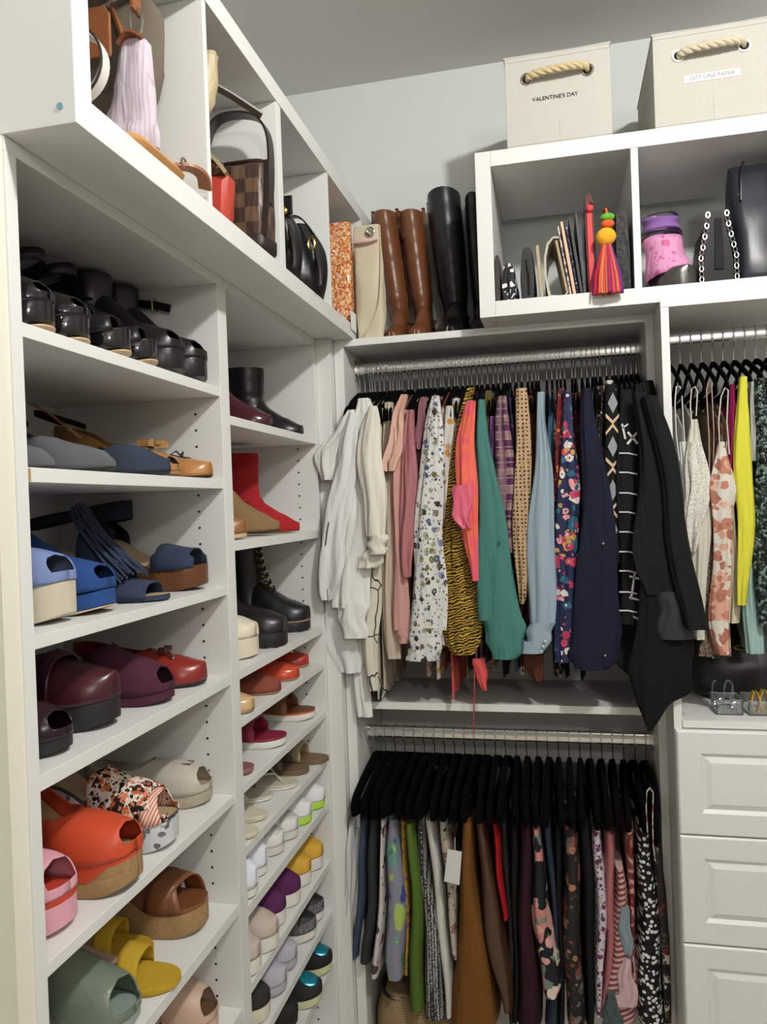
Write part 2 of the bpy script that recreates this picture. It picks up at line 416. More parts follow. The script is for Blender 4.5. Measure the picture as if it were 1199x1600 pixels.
def ring_band(l, z, w=.014, rx=.040, ry=.032, q=.16, tilt=.15, n=20, th0=0, th1=2*pi, dx=0):
    """ankle strap"""
    cx = l.x(q)+dx; R = []
    for k in range(n+1):
        t = th0+(th1-th0)*k/n
        R.append([(cx+rx*cos(t)*1.0, ry*sin(t), l.zt(q)+z+tilt*rx*cos(t)*-1+d) for d in (-w/2, 0, w/2)])
    return MB().loft(R, closed=False)
def shaft(l, z1, rx=.052, ry=.043, z0=.035, q=.22, lean=0, slouch=.0, n=22, top=None, flare=1.0, dip=0):
    R = []; m = 16
    for i in range(m+1):
        t = i/m; z = l.zt(q)+z0+(z1-z0)*t; k = 1-.0*t
        fx = interp([(0, 1.18), (.12, 1.02), (.3, .95), (1, flare)], t); fy = interp([(0, .95), (.2, .9), (1, flare)], t)
        wv = slouch*sin(t*17)*(1-t)
        cx = l.x(q)+lean*t
        R.append([(cx+(rx*fx+wv)*cos(2*pi*j/n), (ry*fy+wv*.7)*sin(2*pi*j/n), z+(dip*cos(2*pi*j/n)*t)) for j in range(n)])
    R.append([(p[0]*1-0+(l.x(q)+lean-p[0])*.06, p[1]*.94, p[2]-.002) for p in R[-1]])
    R.append([(p[0], p[1]*.98, p[2]-.05) for p in R[-1]])
    return MB().loft(R, cap0=False, cap1=False)
def bow_mesh(c, s=.02, th=.004):
    mb = MB()
    for sg in (1, -1):
        R = []
        for k in range(7):
            t = k/6; wv = s*(.25+.75*sin(pi*min(1, t*.62+.02)))*.8; y = c[1]+sg*(t*s*1.5)
            R.append([(c[0]+wv*.6, y, c[2]-th), (c[0]-wv*.6, y, c[2]-th), (c[0]-wv*.6, y, c[2]+th+.004*sin(pi*t)), (c[0]+wv*.6, y, c[2]+th+.004*sin(pi*t))])
        mb.loft(R)
    mb.box((c[0]-s*.25, c[1]-s*.3, c[2]-th*1.4), (c[0]+s*.25, c[1]+s*.3, c[2]+th*1.6)); return mb
def insole(l, m, root, top=.0012):
    R = []
    for q in SS[1:-1]:
        h = l.hw(q)*.9; R.append([(l.x(q), -h, l.zt(q)+top), (l.x(q), 0, l.zt(q)+top), (l.x(q), h, l.zt(q)+top)])
    MB().loft(R, closed=False).build('insole', m, root)
# leather and fabrics
blackp = mat('black_patent', (14, 14, 15), .12, coat=.6); blackl = mat('black_leather', (22, 22, 23), .34, bs=350, bstr=.12)
blacks = mat('black_suede', (20, 19, 20), .85); rub = mat('black_rubber', (26, 26, 26), .6); tansole = mat('tan_leather_sole', (205, 172, 132), .5, var=.08)
woods = print_mat('stacked_wood', (110, 66, 34), [(82, 46, 22)], scale=75, cover=.35, kind='stripe', rough=.4)
corkm = mat('cork', (158, 122, 76), .85, bs=260, bstr=.4, var=.35, vs=160)
nude = mat('nude_insole', (182, 156, 122), .55); tanl = mat('tan_leather', (150, 98, 54), .38, bs=300, bstr=.1); brownl = mat('brown_leather', (112, 62, 32), .42, bs=300, bstr=.12)
gold = mat('gold_metal', (214, 176, 92), .25, 1); silver = mat('silver_metal', (200, 198, 192), .2, 1)
whiter = mat('white_rubber', (226, 222, 212), .55); creamr = mat('cream_rubber', (222, 212, 188), .6)
def M(n, c, r=.5, **k): return mat(n, c, r, **k)
def place(root, xyz, rz): root.location = xyz; root.rotation_euler = (0, 0, rz); return root
def pos(u, v, z, back=None):
    """toe position on a shelf: where the sight line meets the shelf top, or a set-back from its edge"""
    if back is None: p = at_z(u, v, z); return Vector((p.x, p.y, z))
    p = at_x(u, v, xL-back); return Vector((p.x, p.y, z))
def start(name, label, u, v, z, back=None, rz=0, cat='shoe', group=None):
    r = thing(name, label, cat, pos(u, v, z+.0006, back), rz, group); return r
S1, S2, S3, S4, S5, S6, S7 = (a for a, b in SH1[:7]); B1, B2, B3, B4, B5, B6, B7, B8, B9, B10 = (a for a, b in SH2[:10])
T = .0022
def mate(r, label, u, v, z, back=None, rz=0): return dup(r, pos(u, v, z+.0006, back), rz, label)
# ---- row 1: black shoes
def strappy(name, label, u, v, z, back, rz, up, sl, l, ank=.07, q=.16, peep=.9, ringw=.022, rx=.042, tilt=.25, lift2=None, platform=True):
    r = start(name, label, u, v, z, back, rz)
    sole(l).build('sole', sl, r) if platform else sole(l, wedge=False).build('sole', sl, r)
    return r
l = Last(L=.235, W=.077, H=.105, P=.032, spring=.012)
r = start('platform_sandal', 'black patent peep-toe platform with ankle strap, leftmost on the top shoe shelf', 80, 505, S1, .006, .0)
sole(l, wedge=False, th=.030, bottom=.03).build('platform', blackp, r); sole(l, top=-.0335, wedge=False, th=.004).build('outsole', tansole, r); heel_block(l, a=.045).build('heel', blackp, r)
upper(l, h=((0, .05), (.3, .05), (.62, .05), (.8, .042), (1, .022)), throat=.66, low=20, heelw=60, peep=.93, q0=.5).build('upper', blackp, r, solid=T)
ring_band(l, .062, .018, .046, .034, tilt=-.2).build('ankle_strap', blacks, r, solid=T); band(l, .40, .50, .085, skew=.0, hump=1).build('strap', blacks, r, solid=T)
for q in r.children: q.location.z = .0035
mate(r, 'black patent peep-toe platform with ankle strap, second from left on top shoe shelf', 136, 528, S1, .008, .0)
l = Last(L=.235, W=.077, H=.10, P=.034, spring=.014)
r = start('strappy_sandal', 'black strappy platform sandal in middle of the top shoe shelf, left one of pair', 202, 550, S1, .006, .0)
sole(l, wedge=False, th=.030, bottom=.03).build('platform', blackp, r); sole(l, top=-.0335, wedge=False, th=.004).build('outsole', tansole, r); heel_block(l, a=.05).build('heel', blacks, r)
band(l, .72, .90, .042, skew=.10).build('toe_strap', blackl, r, solid=T); band(l, .52, .66, .062, skew=-.14).build('cross_strap', blackl, r, solid=T)
ring_band(l, .058, .02, .050, .036, tilt=-.3).build('ankle_strap', blackl, r, solid=T)
for q in r.children: q.location.z = .0035
mate(r, 'black strappy platform sandal in middle of the top shoe shelf, right one of pair', 244, 562, S1, .006, .0)
l = Last(L=.235, W=.09, H=.10, P=.042, spring=.012, toe=3)
r = start('open_toe_bootie', 'black leather open-toe bootie with chunky platform on the top shoe shelf', 284, 577, S1, .006, .0)
sole(l, wedge=False, th=.042, bottom=.042).build('platform', blackl, r); heel_block(l, a=.06).build('heel', blackl, r); insole(l, blacks, r)
upper(l, h=((0, .07), (.3, .085), (.5, .08), (.7, .055), (1, .03)), throat=.30, low=75, heelw=80, peep=.92).build('upper', blackl, r, solid=T)
shaft(l, .094, .048, .039, z0=.02).build('shaft', blackl, r, solid=T)
r = mate(r, 'black leather open-toe bootie with loose gold-buckled strap, rightmost on top shoe shelf', 320, 588, S1, .006, .0)
c = Vector((l.x(.2)+.05, -.0, .13))
MB().tube([(l.x(.2)+.03, .045, .175), (l.x(.2)+.07, .046, .168), (l.x(.2)+.10, .042, .158)], .01, flat=(.002, .009)).build('buckle_strap', blackl, r)
MB().tube([(l.x(.2)+.062, .040, .182), (l.x(.2)+.066, .052, .182), (l.x(.2)+.066, .053, .158), (l.x(.2)+.062, .041, .158)], .0016, closed=True, n=6).build('buckle', gold, r)
# ---- row 2
greys = M('grey_suede', (88, 88, 92), .9, var=.1, vs=40); denim = M('dark_denim', (42, 52, 70), .85, bs=700, bstr=.3, var=.15, vs=300); tanb = M('tan_patent', (166, 116, 66), .25)
l = Last(L=.26, W=.076, H=.05, P=.008, toe=1.5, spring=.004)
r = start('suede_pump', 'grey suede pump with almond toe, front left of second shelf', 180, 728, S2, .004, .0)
sole(l, wedge=False, th=.006).build('sole', rub, r); heel_block(l, a=.04).build('heel', greys, r); insole(l, blacks, r)
upper(l, h=((0, .055), (.3, .052), (.55, .05), (.8, .034), (.92, .024), (1, .006)), throat=.60).build('upper', greys, r, solid=T)
mate(r, 'dark grey suede pump behind its mate on left of second shelf', 84, 722, S2, .05, .02)
l = Last(L=.255, W=.074, H=.055, P=.008, toe=1.8, spring=.004)
r = start('slingback_shoe', 'dark denim slingback flat with brown footbed, second shelf', 266, 733, S2, .006, .0)
sole(l, wedge=False, th=.006).build('sole', rub, r); heel_block(l, a=.04).build('heel', brownl, r); insole(l, M('brown_footbed', (108, 78, 46), .6), r)
upper(l, h=((0, .05), (.5, .055), (.75, .046), (1, .018)), throat=.66, low=30, q0=.42).build('upper', denim, r, solid=T)
ring_band(l, .05, .010, .055, .033, q=.22, tilt=.35, th0=1.2, th1=5.08).build('sling_strap', blacks, r, solid=T)
MB().tube([(l.x(.42), -.03, .07), (l.x(.2), -.035, .115), (l.x(.02), -.02, .135), (l.x(.0), .0, .137)], .01, flat=(.007, .0014)).build('heel_strap', tanb, r)
mate(r, 'dark denim slingback lying between its mate and the grey pump, second shelf', 178, 722, S2, .06, .0)
l = Last(L=.25, W=.074, H=.06, P=.012, toe=2.3)
r = start('bow_sandal', 'tan peep-toe shoe with large tan bow, second shelf', 280, 726, S2, .030, .0)
sole(l, wedge=False, th=.008).build('sole', tanb, r); heel_block(l, a=.05).build('heel', blacks, r); insole(l, M('brown_footbed', (108, 78, 46), .6), r)
upper(l, h=((0, .055), (.55, .05), (.8, .04), (1, .02)), throat=.60, peep=.93).build('upper', tanb, r, solid=T)
bow_mesh((l.x(.80), 0, .062), .025, .005).build('bow', tanb, r); MB().box((l.x(.80)-.004, -.012, .062), (l.x(.80)+.010, .012, .070)).build('bow_clip', gold, r)
l = Last(L=.245, W=.075, H=.012, P=.006, toe=2.3, spring=.004)
r = start('ballet_flat', 'tan leather ballet flat with thin black bow, right end of second shelf', 330, 737, S2, .006, .0)
sole(l, wedge=False, th=.005).build('sole', M('dark_brown_sole', (60, 36, 20), .5), r); insole(l, M('snake_insole', (150, 130, 100), .5), r)
upper(l, h=((0, .055), (.3, .04), (.55, .036), (.8, .034), (1, .022)), throat=.74, low=48).build('upper', M('tan_ballet', (176, 118, 62), .3), r, solid=T)
mb = MB()
for sg in (1, -1): mb.tube([(l.x(.76), 0, .043), (l.x(.74), sg*.014, .054), (l.x(.70), sg*.020, .048), (l.x(.75), sg*.004, .043)], .0016, 6); mb.tube([(l.x(.76), 0, .043), (l.x(.80), sg*.010, .042), (l.x(.83), sg*.016, .037)], .0013, 6)
mb.build('bow', M('black_cord', (28, 22, 20), .7), r)
# ---- row 3
canvas = M('cream_canvas', (206, 196, 172), .9, bs=900, bstr=.5); blues = M('blue_suede', (24, 66, 132), .9, var=.12, vs=30); skyc = M('light_blue_canvas', (120, 138, 190), .85, bs=900, bstr=.3)
navys = M('navy_suede', (38, 50, 76), .9, var=.14, vs=40); navyd = M('dark_navy_suede', (22, 27, 40), .9)
l = Last(L=.25, W=.094, H=.115, P=.052, spring=.014, toe=3)
r = start('espadrille_platform', 'light blue peep-toe platform on a cream canvas wedge, left on third shelf', 110, 972, S3, None, .0)
sole(l).build('wedge_sole', canvas, r); upper(l, h=((0, .05), (.5, .06), (.75, .052), (1, .034)), throat=.55, low=30, peep=.92, peepa=18).build('upper', skyc, r, solid=T); insole(l, M('brown_footbed', (108, 78, 46), .6), r)
r = start('suede_wedge_bootie', 'bright blue suede peep-toe wedge bootie on the third shelf', 174, 940, S3, .025, .0)
l = Last(L=.25, W=.088, H=.075, P=.032, spring=.014, toe=2.8)
sole(l, top=-.004).build('wedge_sole', blues, r); sole(l, top=-.004, wedge=True, bottom=.004).build('edge', blues, r)
sole(Last(L=.25, W=.1, H=.004, P=.004, spring=.014, toe=2.8), grow=1.005).build('outsole', tansole, r)
upper(l, h=((0, .05), (.3, .08), (.5, .07), (.75, .05), (1, .032)), throat=.30, low=75, heelw=80, peep=.93, peepa=22).build('upper', blues, r, solid=T)
shaft(l, .095, .050, .043, z0=.01, q=.2).build('shaft', blues, r, solid=T); insole(l, navyd, r)
l = Last(L=.25, W=.086, H=.09, P=.008, toe=2.2, spring=.002)
r = start('fringe_sandal', 'navy suede fringed sandal with tan footbed on third shelf', 264, 937, S3, None, .08)
sole(l, wedge=False, th=.007).build('sole', navys, r); heel_block(l, a=.05).build('heel', M('tan_heel', (150, 118, 78), .6), r); insole(l, nude, r)
band(l, .62, .90, .036).build('toe_strap', navys, r, solid=T)
mb = MB()
band(l, .40, .70, .075).build('vamp', navys, r, solid=T)
for k in range(19):
    t = k/18; y = -.044+.088*t; x1 = l.x(.80)-.02*abs(t-.5); R = []
    for i in range(6):
        g = i/5; x = l.x(.38)+(x1-l.x(.38))*g; z = .155-.115*g**.75+.004*sin(k*2.3+g*4)+.012*(1-(2*t-1)**2)
        yy = y*(.75+.4*g); R.append([(x, yy-.0034, z), (x, yy+.0034, z), (x, yy+.0034, z-.003), (x, yy-.0034, z-.003)])
    mb.loft(R)
mb.build('fringe', navys, r, smooth=False); ring_band(l, .05, .016, .046, .034, tilt=-.2).build('ankle_strap', navyd, r, solid=T)
l = Last(L=.25, W=.09, H=.098, P=.042, spring=.012, toe=2.6)
r = start('wooden_platform_sandal', 'navy suede ankle-strap sandal on stacked wooden platform, third shelf right', 322, 912, S3, .022, .0)
sole(l, wedge=False, th=.042, bottom=.042).build('platform', woods, r); heel_block(l, a=.055).build('heel', woods, r); insole(l, nude, r)
band(l, .64, .96, .052, hump=1, pinch=.8).build('toe_strap', navys, r, solid=T); ring_band(l, .052, .036, .044, .036, tilt=-.15, dx=.012).build('ankle_strap', navyd, r, solid=T); upper(l, throat=.7, low=60, heelw=66, q1=.30, h=((0, .07), (.3, .03), (1, .03))).build('heel_counter', navyd, r, solid=T)
# ---- row 4
burg = M('burgundy_leather', (72, 24, 34), .3); burgs = M('burgundy_suede', (72, 22, 44), .92, var=.12, vs=40); redl = M('red_leather', (140, 34, 26), .3); teall = M('teal_lining', (62, 128, 124), .6)
l = Last(L=.24, W=.086, H=.08, P=.022, spring=.008)
r = start('peep_toe_pump', 'dark burgundy patent peep-toe with gold trim, far left of fourth shelf', 107, 1176, S4, None, .0)
sole(l, wedge=False, th=.022, bottom=.022).build('platform', rub, r); heel_block(l).build('heel', burg, r); insole(l, burg, r)
upper(l, h=((0, .05), (.5, .052), (.8, .044), (1, .026)), throat=.6, peep=.92, peepa=20).build('upper', M('dark_burgundy', (44, 22, 28), .25), r, solid=T)
bow_mesh((l.x(.66), 0, .076), .018, .004).build('ornament', gold, r)
l = Last(L=.26, W=.098, H=.085, P=.04, spring=.012, toe=2.4)
r = start('platform_loafer', 'burgundy leather loafer on chunky black platform, fourth shelf', 184, 1133, S4, None, .05)
sole(l, wedge=False, th=.04, bottom=.04).build('platform', rub, r); heel_block(l, a=.065).build('heel', rub, r); insole(l, M('ochre_insole', (112, 88, 40), .6), r)
upper(l, h=((0, .06), (.3, .05), (.55, .066), (.75, .054), (1, .036)), throat=.56, low=40).build('upper', burg, r, solid=T)
band(l, .60, .68, .076, grow=1.05).build('saddle_strap', burg, r, solid=.004)
mb = MB(); l2 = [(l.x(q), s*l.hw(q)*.62, l.zt(q)+.052-.018*smooth01((q-.6)/.3)) for s, q in ((1, .62), (1, .76), (1, .86), (.5, .9), (0, .915), (-.5, .9), (-1, .86), (-1, .76), (-1, .62))]
mb.tube(catmull(l2, 4), .0022, 6).build('apron_seam', burg, r)
l = Last(L=.25, W=.092, H=.075, P=.02, spring=.008, toe=2.3)
r = start('suede_peep_toe_mule', 'burgundy suede peep-toe mule with dark sling strap, fourth shelf', 270, 1096, S4, None, .04)
sole(l, wedge=True).build('wedge_sole', burgs, r); insole(l, M('ochre_insole', (112, 88, 40), .6), r)
upper(l, h=((0, .05), (.5, .075), (.75, .055), (1, .03)), throat=.56, low=30, peep=.92, peepa=20, q0=.42).build('upper', burgs, r, solid=T)
ring_band(l, .05, .016, .060, .036, q=.24, tilt=-.15).build('sling_strap', blacks, r, solid=T)
l = Last(L=.255, W=.088, H=.03, P=.008, toe=2.3, spring=.005)
r = start('tassel_loafer', 'red leather loafer with tassel bow and teal lining, right end of fourth shelf', 322, 1068, S4, None, .12)
sole(l, wedge=False, th=.007).build('sole', rub, r); heel_block(l, a=.06, foot=.9).build('heel', rub, r); insole(l, teall, r)
upper(l, h=((0, .062), (.3, .055), (.55, .058), (.75, .046), (1, .03)), throat=.60, low=48).build('upper', redl, r, solid=T)
mb = MB(); bow = bow_mesh((l.x(.70), 0, .064), .014, .003).build('tassel_bow', M('dark_red_cord', (84, 24, 22), .5), r)
MB().tube([(l.x(.74), -.01, .063), (l.x(.78), -.022, .060), (l.x(.80), -.026, .054)], .0026, 6).build('tassel_tips', silver, r)
# ---- row 5
pinkl = M('pink_leather', (226, 160, 174), .45); orange = M('orange_red_leather', (212, 72, 38), .4, bs=250, bstr=.1); redi = M('red_footbed', (206, 62, 44), .45)
l = Last(L=.24, W=.092, H=.10, P=.048, spring=.012, toe=2.6)
r = start('pink_platform_peep_toe', 'pink peep-toe platform with red footbed, front left of fifth shelf', 112, 1452, S5, None, .0)
sole(l, top=-.012).build('platform', pinkl, r); sole(l, bottom=.012).build('footbed', redi, r)
upper(l, h=((0, .05), (.5, .058), (.8, .05), (1, .035)), throat=.6, peep=.90, peepa=16).build('upper', pinkl, r, solid=T)
l = Last(L=.26, W=.1, H=.125, P=.05, spring=.016, toe=2.6)
r = start('wedge_pump', 'orange-red peep-toe wedge pump with cork sole, fifth shelf', 217, 1386, S5, None, .0)
sole(Last(L=.26, W=.1, H=.036, P=.026, spring=.016, toe=2.6), q0=.0).build('cork_sole', corkm, r)
sole(l, wedge=True, top=-.001, q0=.0, grow=.985).build('cork_toe', corkm, r)
R = []
for q in [x for x in SS if x <= .92]:
    h = l.hw(q)*1.012; zb = .030-.008*q+(max(0, q-.80)*.22); x = l.x(q); R.append([(x, -h, zb), (x, h, zb), (x, h, l.zt(q)-.002), (x, -h, l.zt(q)-.002)])
MB().loft(R).build('wrapped_wedge', orange, r)
sole(l, bottom=.010, grow=1.01).build('footbed_edge', orange, r); insole(l, M('gold_insole', (180, 156, 112), .35), r)
upper(l, h=((0, .065), (.3, .05), (.55, .058), (.75, .055), (1, .038)), throat=.62, low=36, heelw=58, peep=.93, peepa=20).build('upper', orange, r, solid=T)
patt = print_mat('orange_black_print', (228, 220, 206), [(196, 96, 44), (24, 22, 22), (226, 130, 90), (24, 22, 22)], scale=75, cover=.85)
leafp = print_mat('grey_leaf_print', (206, 208, 210), [(92, 98, 104), (110, 116, 122)], scale=32, cover=.5)
l = Last(L=.25, W=.094, H=.105, P=.046, spring=.012, toe=2.8)
r = start('printed_platform_sandal', 'orange and black printed sandal on grey leaf-patterned platform, fifth shelf', 276, 1320, S5, None, .05)
sole(l).build('platform', leafp, r); insole(l, nude, r)
upper(l, h=((0, .05), (.5, .07), (.75, .06), (1, .035)), throat=.52, low=30, peep=.86, peepa=12, q0=.42, q1=.985).build('upper', patt, r, solid=T)
band(l, .78, .9, .062, skew=.12).build('pleated_strap', print_mat('coral_pleats', (236, 222, 206), [(222, 118, 88)], scale=60, cover=.5, kind='stripe', ang=(0, 1.2, 0)), r, solid=.004)
ring_band(l, .055, .01, .050, .036, tilt=-.1).build('ankle_strap', M('beige_strap', (190, 166, 132), .6), r, solid=T)
sole(l, bottom=.005, grow=1.012).build('welt', M('slate_trim', (58, 66, 74), .5), r)
stone = M('stone_snake_leather', (186, 178, 164), .5, bs=220, bstr=.35); stones = M('stone_sole', (170, 156, 136), .6)
l = Last(L=.25, W=.092, H=.035, P=.026, spring=.008, toe=2.5)
r = start('peep_toe_flat', 'stone leather peep-toe slingback with silver buckle, fifth shelf right', 331, 1252, S5, None, .12)
sole(l).build('sole', stones, r); insole(l, nude, r)
upper(l, h=((0, .05), (.5, .055), (.75, .05), (1, .032)), throat=.56, low=40, heelw=55, peep=.91, peepa=16).build('upper', stone, r, solid=T)
MB().tube([(l.x(.80)+a, b, l.zt(.8)+.049-abs(b)*.2) for a, b in ((-.016, -.008), (.012, -.008), (.012, .014), (-.016, .014))], .0022, 6, closed=True).build('buckle', silver, r)
l = Last(L=.24, W=.070, H=.085, P=.016)
beigel = M('beige_leather', (196, 178, 150), .5)
r = start('ankle_strap_sandal', 'beige ankle-strap heel standing at the back of fifth shelf', 240, 1238, S5, .10, .03)
sole(l, wedge=False, th=.012).build('sole', beigel, r); heel_block(l, a=.05).build('heel', beigel, r); insole(l, nude, r)
band(l, .7, .84, .044).build('toe_strap', beigel, r, solid=T); ring_band(l, .062, .03, .045, .035).build('ankle_strap', beigel, r, solid=T)
MB().tube([(l.x(.16)+.046, y, .155+z) for y, z in ((-.012, -.012), (-.012, .012), (.012, .012), (.012, -.012))], .002, 6, closed=True).build('buckle', silver, r)
# ---- row 6
sage = M('sage_leather', (110, 124, 104), .33, bs=110, bstr=.6); sagel = M('sage_footbed', (140, 158, 148), .5); mustard = M('mustard_suede', (190, 150, 22), .88, var=.12, vs=40); rosy = M('rosy_insole', (178, 148, 132), .6)
l = Last(L=.255, W=.098, H=.06, P=.018, spring=.006, toe=2.6)
r = start('leather_mule', 'sage green crinkled leather open-toe mule, front left of sixth shelf', 213, 1600, S6, None, .0)
sole(l).build('sole', sagel, r); upper(l, h=((0, .06), (.4, .085), (.6, .075), (.8, .055), (1, .035)), throat=.45, low=62, heelw=70, peep=.89, peepa=12, q0=.15).build('upper', sage, r, solid=.003)
l = Last(L=.25, W=.086, H=.045, P=.012, spring=.004, toe=2.2)
r = start('strap_sandal', 'mustard suede sandal with wide strap and rosy footbed, front of sixth shelf', 281, 1539, S6, None, .06)
sole(l, wedge=False, th=.012).build('sole', mustard, r); heel_block(l, a=.07, foot=.95).build('heel', mustard, r)
R = []
for q in [x for x in SS if x < .68]: h = l.hw(q)*.92; R.append([(l.x(q), -h, l.zt(q)+.0012), (l.x(q), 0, l.zt(q)+.0014), (l.x(q), h, l.zt(q)+.0012)])
MB().loft(R, closed=False).build('insole', rosy, r)
band(l, .62, .76, .05, skew=.05).build('strap', mustard, r, solid=.003)
mate(r, 'mustard suede sandal behind its mate, left of the brown cork platform', 238, 1492, S6, None, .06)
saddle = M('saddle_leather', (128, 74, 40), .38, bs=300, bstr=.12)
l = Last(L=.25, W=.098, H=.105, P=.05, spring=.012, toe=2.8)
r = start('cork_platform_sandal', 'brown leather cross-strap sandal on cork platform, right end of sixth shelf', 323, 1450, S6, None, .05)
sole(l, top=-.008).build('cork_platform', corkm, r); sole(l, bottom=.008, grow=1.0).build('footbed', saddle, r)
band(l, .62, .80, .058, skew=.18).build('cross_strap', saddle, r, solid=.003); band(l, .68, .86, .060, skew=-.16).build('cross_strap', saddle, r, solid=.003)
ring_band(l, .06, .016, .05, .036).build('ankle_strap', brownl, r, solid=T)
# ---- row 7
blush = M('blush_leather', (200, 166, 144), .45)
l = Last(L=.25, W=.092, H=.06, P=.03, spring=.008, toe=2.4)
r = start('blush_peep_toe', 'blush leather peep-toe sandal at bottom of the left shoe bay', 340, 1612, S7, None, .06)
sole(l).build('sole', blush, r); upper(l, h=((0, .05), (.5, .075), (.75, .06), (1, .036)), throat=.52, low=40, peep=.90, peepa=16).build('upper', blush, r, solid=T); insole(l, M('brown_footbed', (108, 78, 46), .6), r)
ring_band(l, .06, .02, .046, .036).build('ankle_strap', brownl, r, solid=T)
mate(r, 'blush peep-toe sandal behind its mate at bottom of left bay', 262, 1590, S7, .06, .06)
# ------------------------------------------------------------------ second shoe bay
def laces(l, m, r, q0, q1, n, h, w=.02, rad=.0018, name='laces'):
    mb = MB()
    for i in range(n):
        t = i/(n-1); q = q0+(q1-q0)*t; z = l.zt(q)+h(q)+.003
        mb.tube([(l.x(q), -w, z-.006), (l.x(q)+.004, 0, z), (l.x(q), w, z-.006)], rad, 6)
    return mb.build(name, m, r)
patent_b = M('burgundy_patent', (70, 20, 32), .16, coat=.6)
def ankle_boot(name, label, u, v, z, back, l, um, sm, top, slouch=.0, rx=.052, ry=.040, rz=0, solem=None, heel=.05, sh=None, lean=-.0):
    r = start(name, label, u, v, z, back, rz)
    sole(l, wedge=False, th=.007).build('sole', solem or rub, r)
    if l.H > .015: heel_block(l, a=heel).build('heel', solem or um, r)
    upper(l, h=sh or ((0, .08), (.3, .10), (.50, .10), (.66, .064), (.8, .044), (1, .016)), throat=.42, low=80, heelw=84).build('upper', um, r, solid=T)
    shaft(l, top, rx, ry, z0=.04, q=.34, lean=lean, slouch=slouch).build('shaft', um, r, solid=T); return r
lb = Last(L=.25, W=.084, H=.045, P=.006, toe=2.2, spring=.006)
r = ankle_boot('ankle_boot', 'black smooth leather ankle boot on the top shelf beside the burgundy boot', 473, 670, B1, .015, lb, blackl, rub, .150, .002, rx=.060, ry=.042)
r = ankle_boot('ankle_boot', 'shiny burgundy patent ankle boot at left of the top right-bay shelf', 424, 662, B1, .006, lb, patent_b, rub, .15, rx=.058)
band(lb, .40, .5, .098).build('ankle_strap', patent_b, r, solid=.003)
reds = M('red_suede', (168, 16, 24), .92, var=.14, vs=30); tans = M('tan_suede', (134, 104, 66), .92, var=.1, vs=40)
lp = Last(L=.255, W=.084, H=.055, P=.006, toe=1.5, spring=.004)
r = ankle_boot('suede_boot', 'red suede ankle boot with pointed toe on second right-bay shelf', 468, 827, B2, .010, lp, reds, rub, .165, solem=tans, rx=.062)
r = ankle_boot('suede_boot', 'tan suede wedge boot beside the red boot on second right-bay shelf', 437, 832, B2, .006, Last(L=.25, W=.082, H=.04, P=.012, toe=1.8), tans, rub, .04, solem=M('dark_rim', (44, 34, 24), .6))
l = Last(L=.235, W=.084, H=.02, P=.012)
r = start('buckled_shoe', 'tan shoe with gold bar buckle, left edge of second right-bay shelf', 384, 840, B2, .004, 0)
sole(l).build('sole', tansole, r); upper(l, h=((0, .05), (.5, .055), (.8, .042), (1, .026)), throat=.6).build('upper', tanl, r, solid=T); insole(l, nude, r)
MB().box((l.x(.8)-.008, -.022, .046), (l.x(.8)+.008, .022, .056)).build('bar_buckle', gold, r, bev=.002)
# row 3: combat boots and cream chunky sneaker
def lug(l, m, r, name='lug_sole'):
    mb = MB()
    for i in range(11):
        q = .06+i*.088; h = l.hw(q); x = l.x(q)
        for s in (1, -1): mb.box((x-.006, s*h*.55, 0), (x+.006, s*h*1.03, .014))
    return mb.build(name, m, r, smooth=False)
l = Last(L=.275, W=.1, H=.034, P=.03, toe=2.6, spring=.004)
welt = M('tan_welt', (176, 146, 92), .6)
r = start('combat_boot', 'tall black lace-up boot with gold eyelets on third right-bay shelf', 484, 984, B3, None, .0)
sole(Last(L=.275, W=.1, H=.026, P=.024, toe=2.6, spring=.004), grow=1.04).build('sole', rub, r); sole(l, bottom=.006, grow=1.03, q0=.0).build('welt', welt, r); lug(l, rub, r)
upper(l, h=((0, .08), (.3, .10), (.52, .10), (.66, .07), (.8, .05), (1, .03)), throat=.40, low=78, heelw=82).build('upper', blackl, r, solid=T)
shaft(l, .198, .060, .045, z0=.03, q=.34, lean=-.014).build('shaft', blackl, r, solid=T)
mb = MB(); lc = MB()
for i in range(8):
    t = i/7; z = .085+.125*t; x = l.x(.34)+.060*.98-.012*t+.034*(1-t)**2.2
    for s in (1, -1):
        mb.loft([[(x-.006+d+.003*cos(k*pi/3), s*(.017+.002*cos(k*pi/3)), z+.0045*sin(k*pi/3)) for k in range(6)] for d in (0, .006)])
    lc.tube([(x-.004, -.02, z), (x+.007, 0, z+.006), (x-.004, .02, z+.012)], .0024, 6); lc.tube([(x-.004, .02, z), (x+.007, 0, z+.006), (x-.004, -.02, z+.012)], .0024, 6)
tag(mb.build('eyelets', gold, r), kind='stuff'); lc.build('laces', blacks, r)
r2 = start('chunky_boot', 'black leather buckle boot with thick rubber sole beside the lace-up boot', 448, 1008, B3, None, .0)
l = Last(L=.27, W=.1, H=.034, P=.034, toe=2.5, spring=.005)
sole(l, grow=1.04).build('sole', rub, r2); lug(l, rub, r2)
upper(l, h=((0, .08), (.3, .10), (.45, .085), (.62, .062), (.8, .05), (1, .03)), throat=.30, low=78, heelw=82).build('upper', blackl, r2, solid=T)
shaft(l, .13, .054, .044, z0=.03, q=.22).build('shaft', blackl, r2, solid=T); ring_band(l, .095, .014, .062, .05, q=.24).build('buckle_strap', blackl, r2, solid=.003)
MB().tube([(l.x(.24)+.05, .036+a, .128+b) for a, b in ((-.008, -.01), (.008, -.01), (.008, .01), (-.008, .01))], .0018, 6, closed=True).build('buckle', silver, r2)
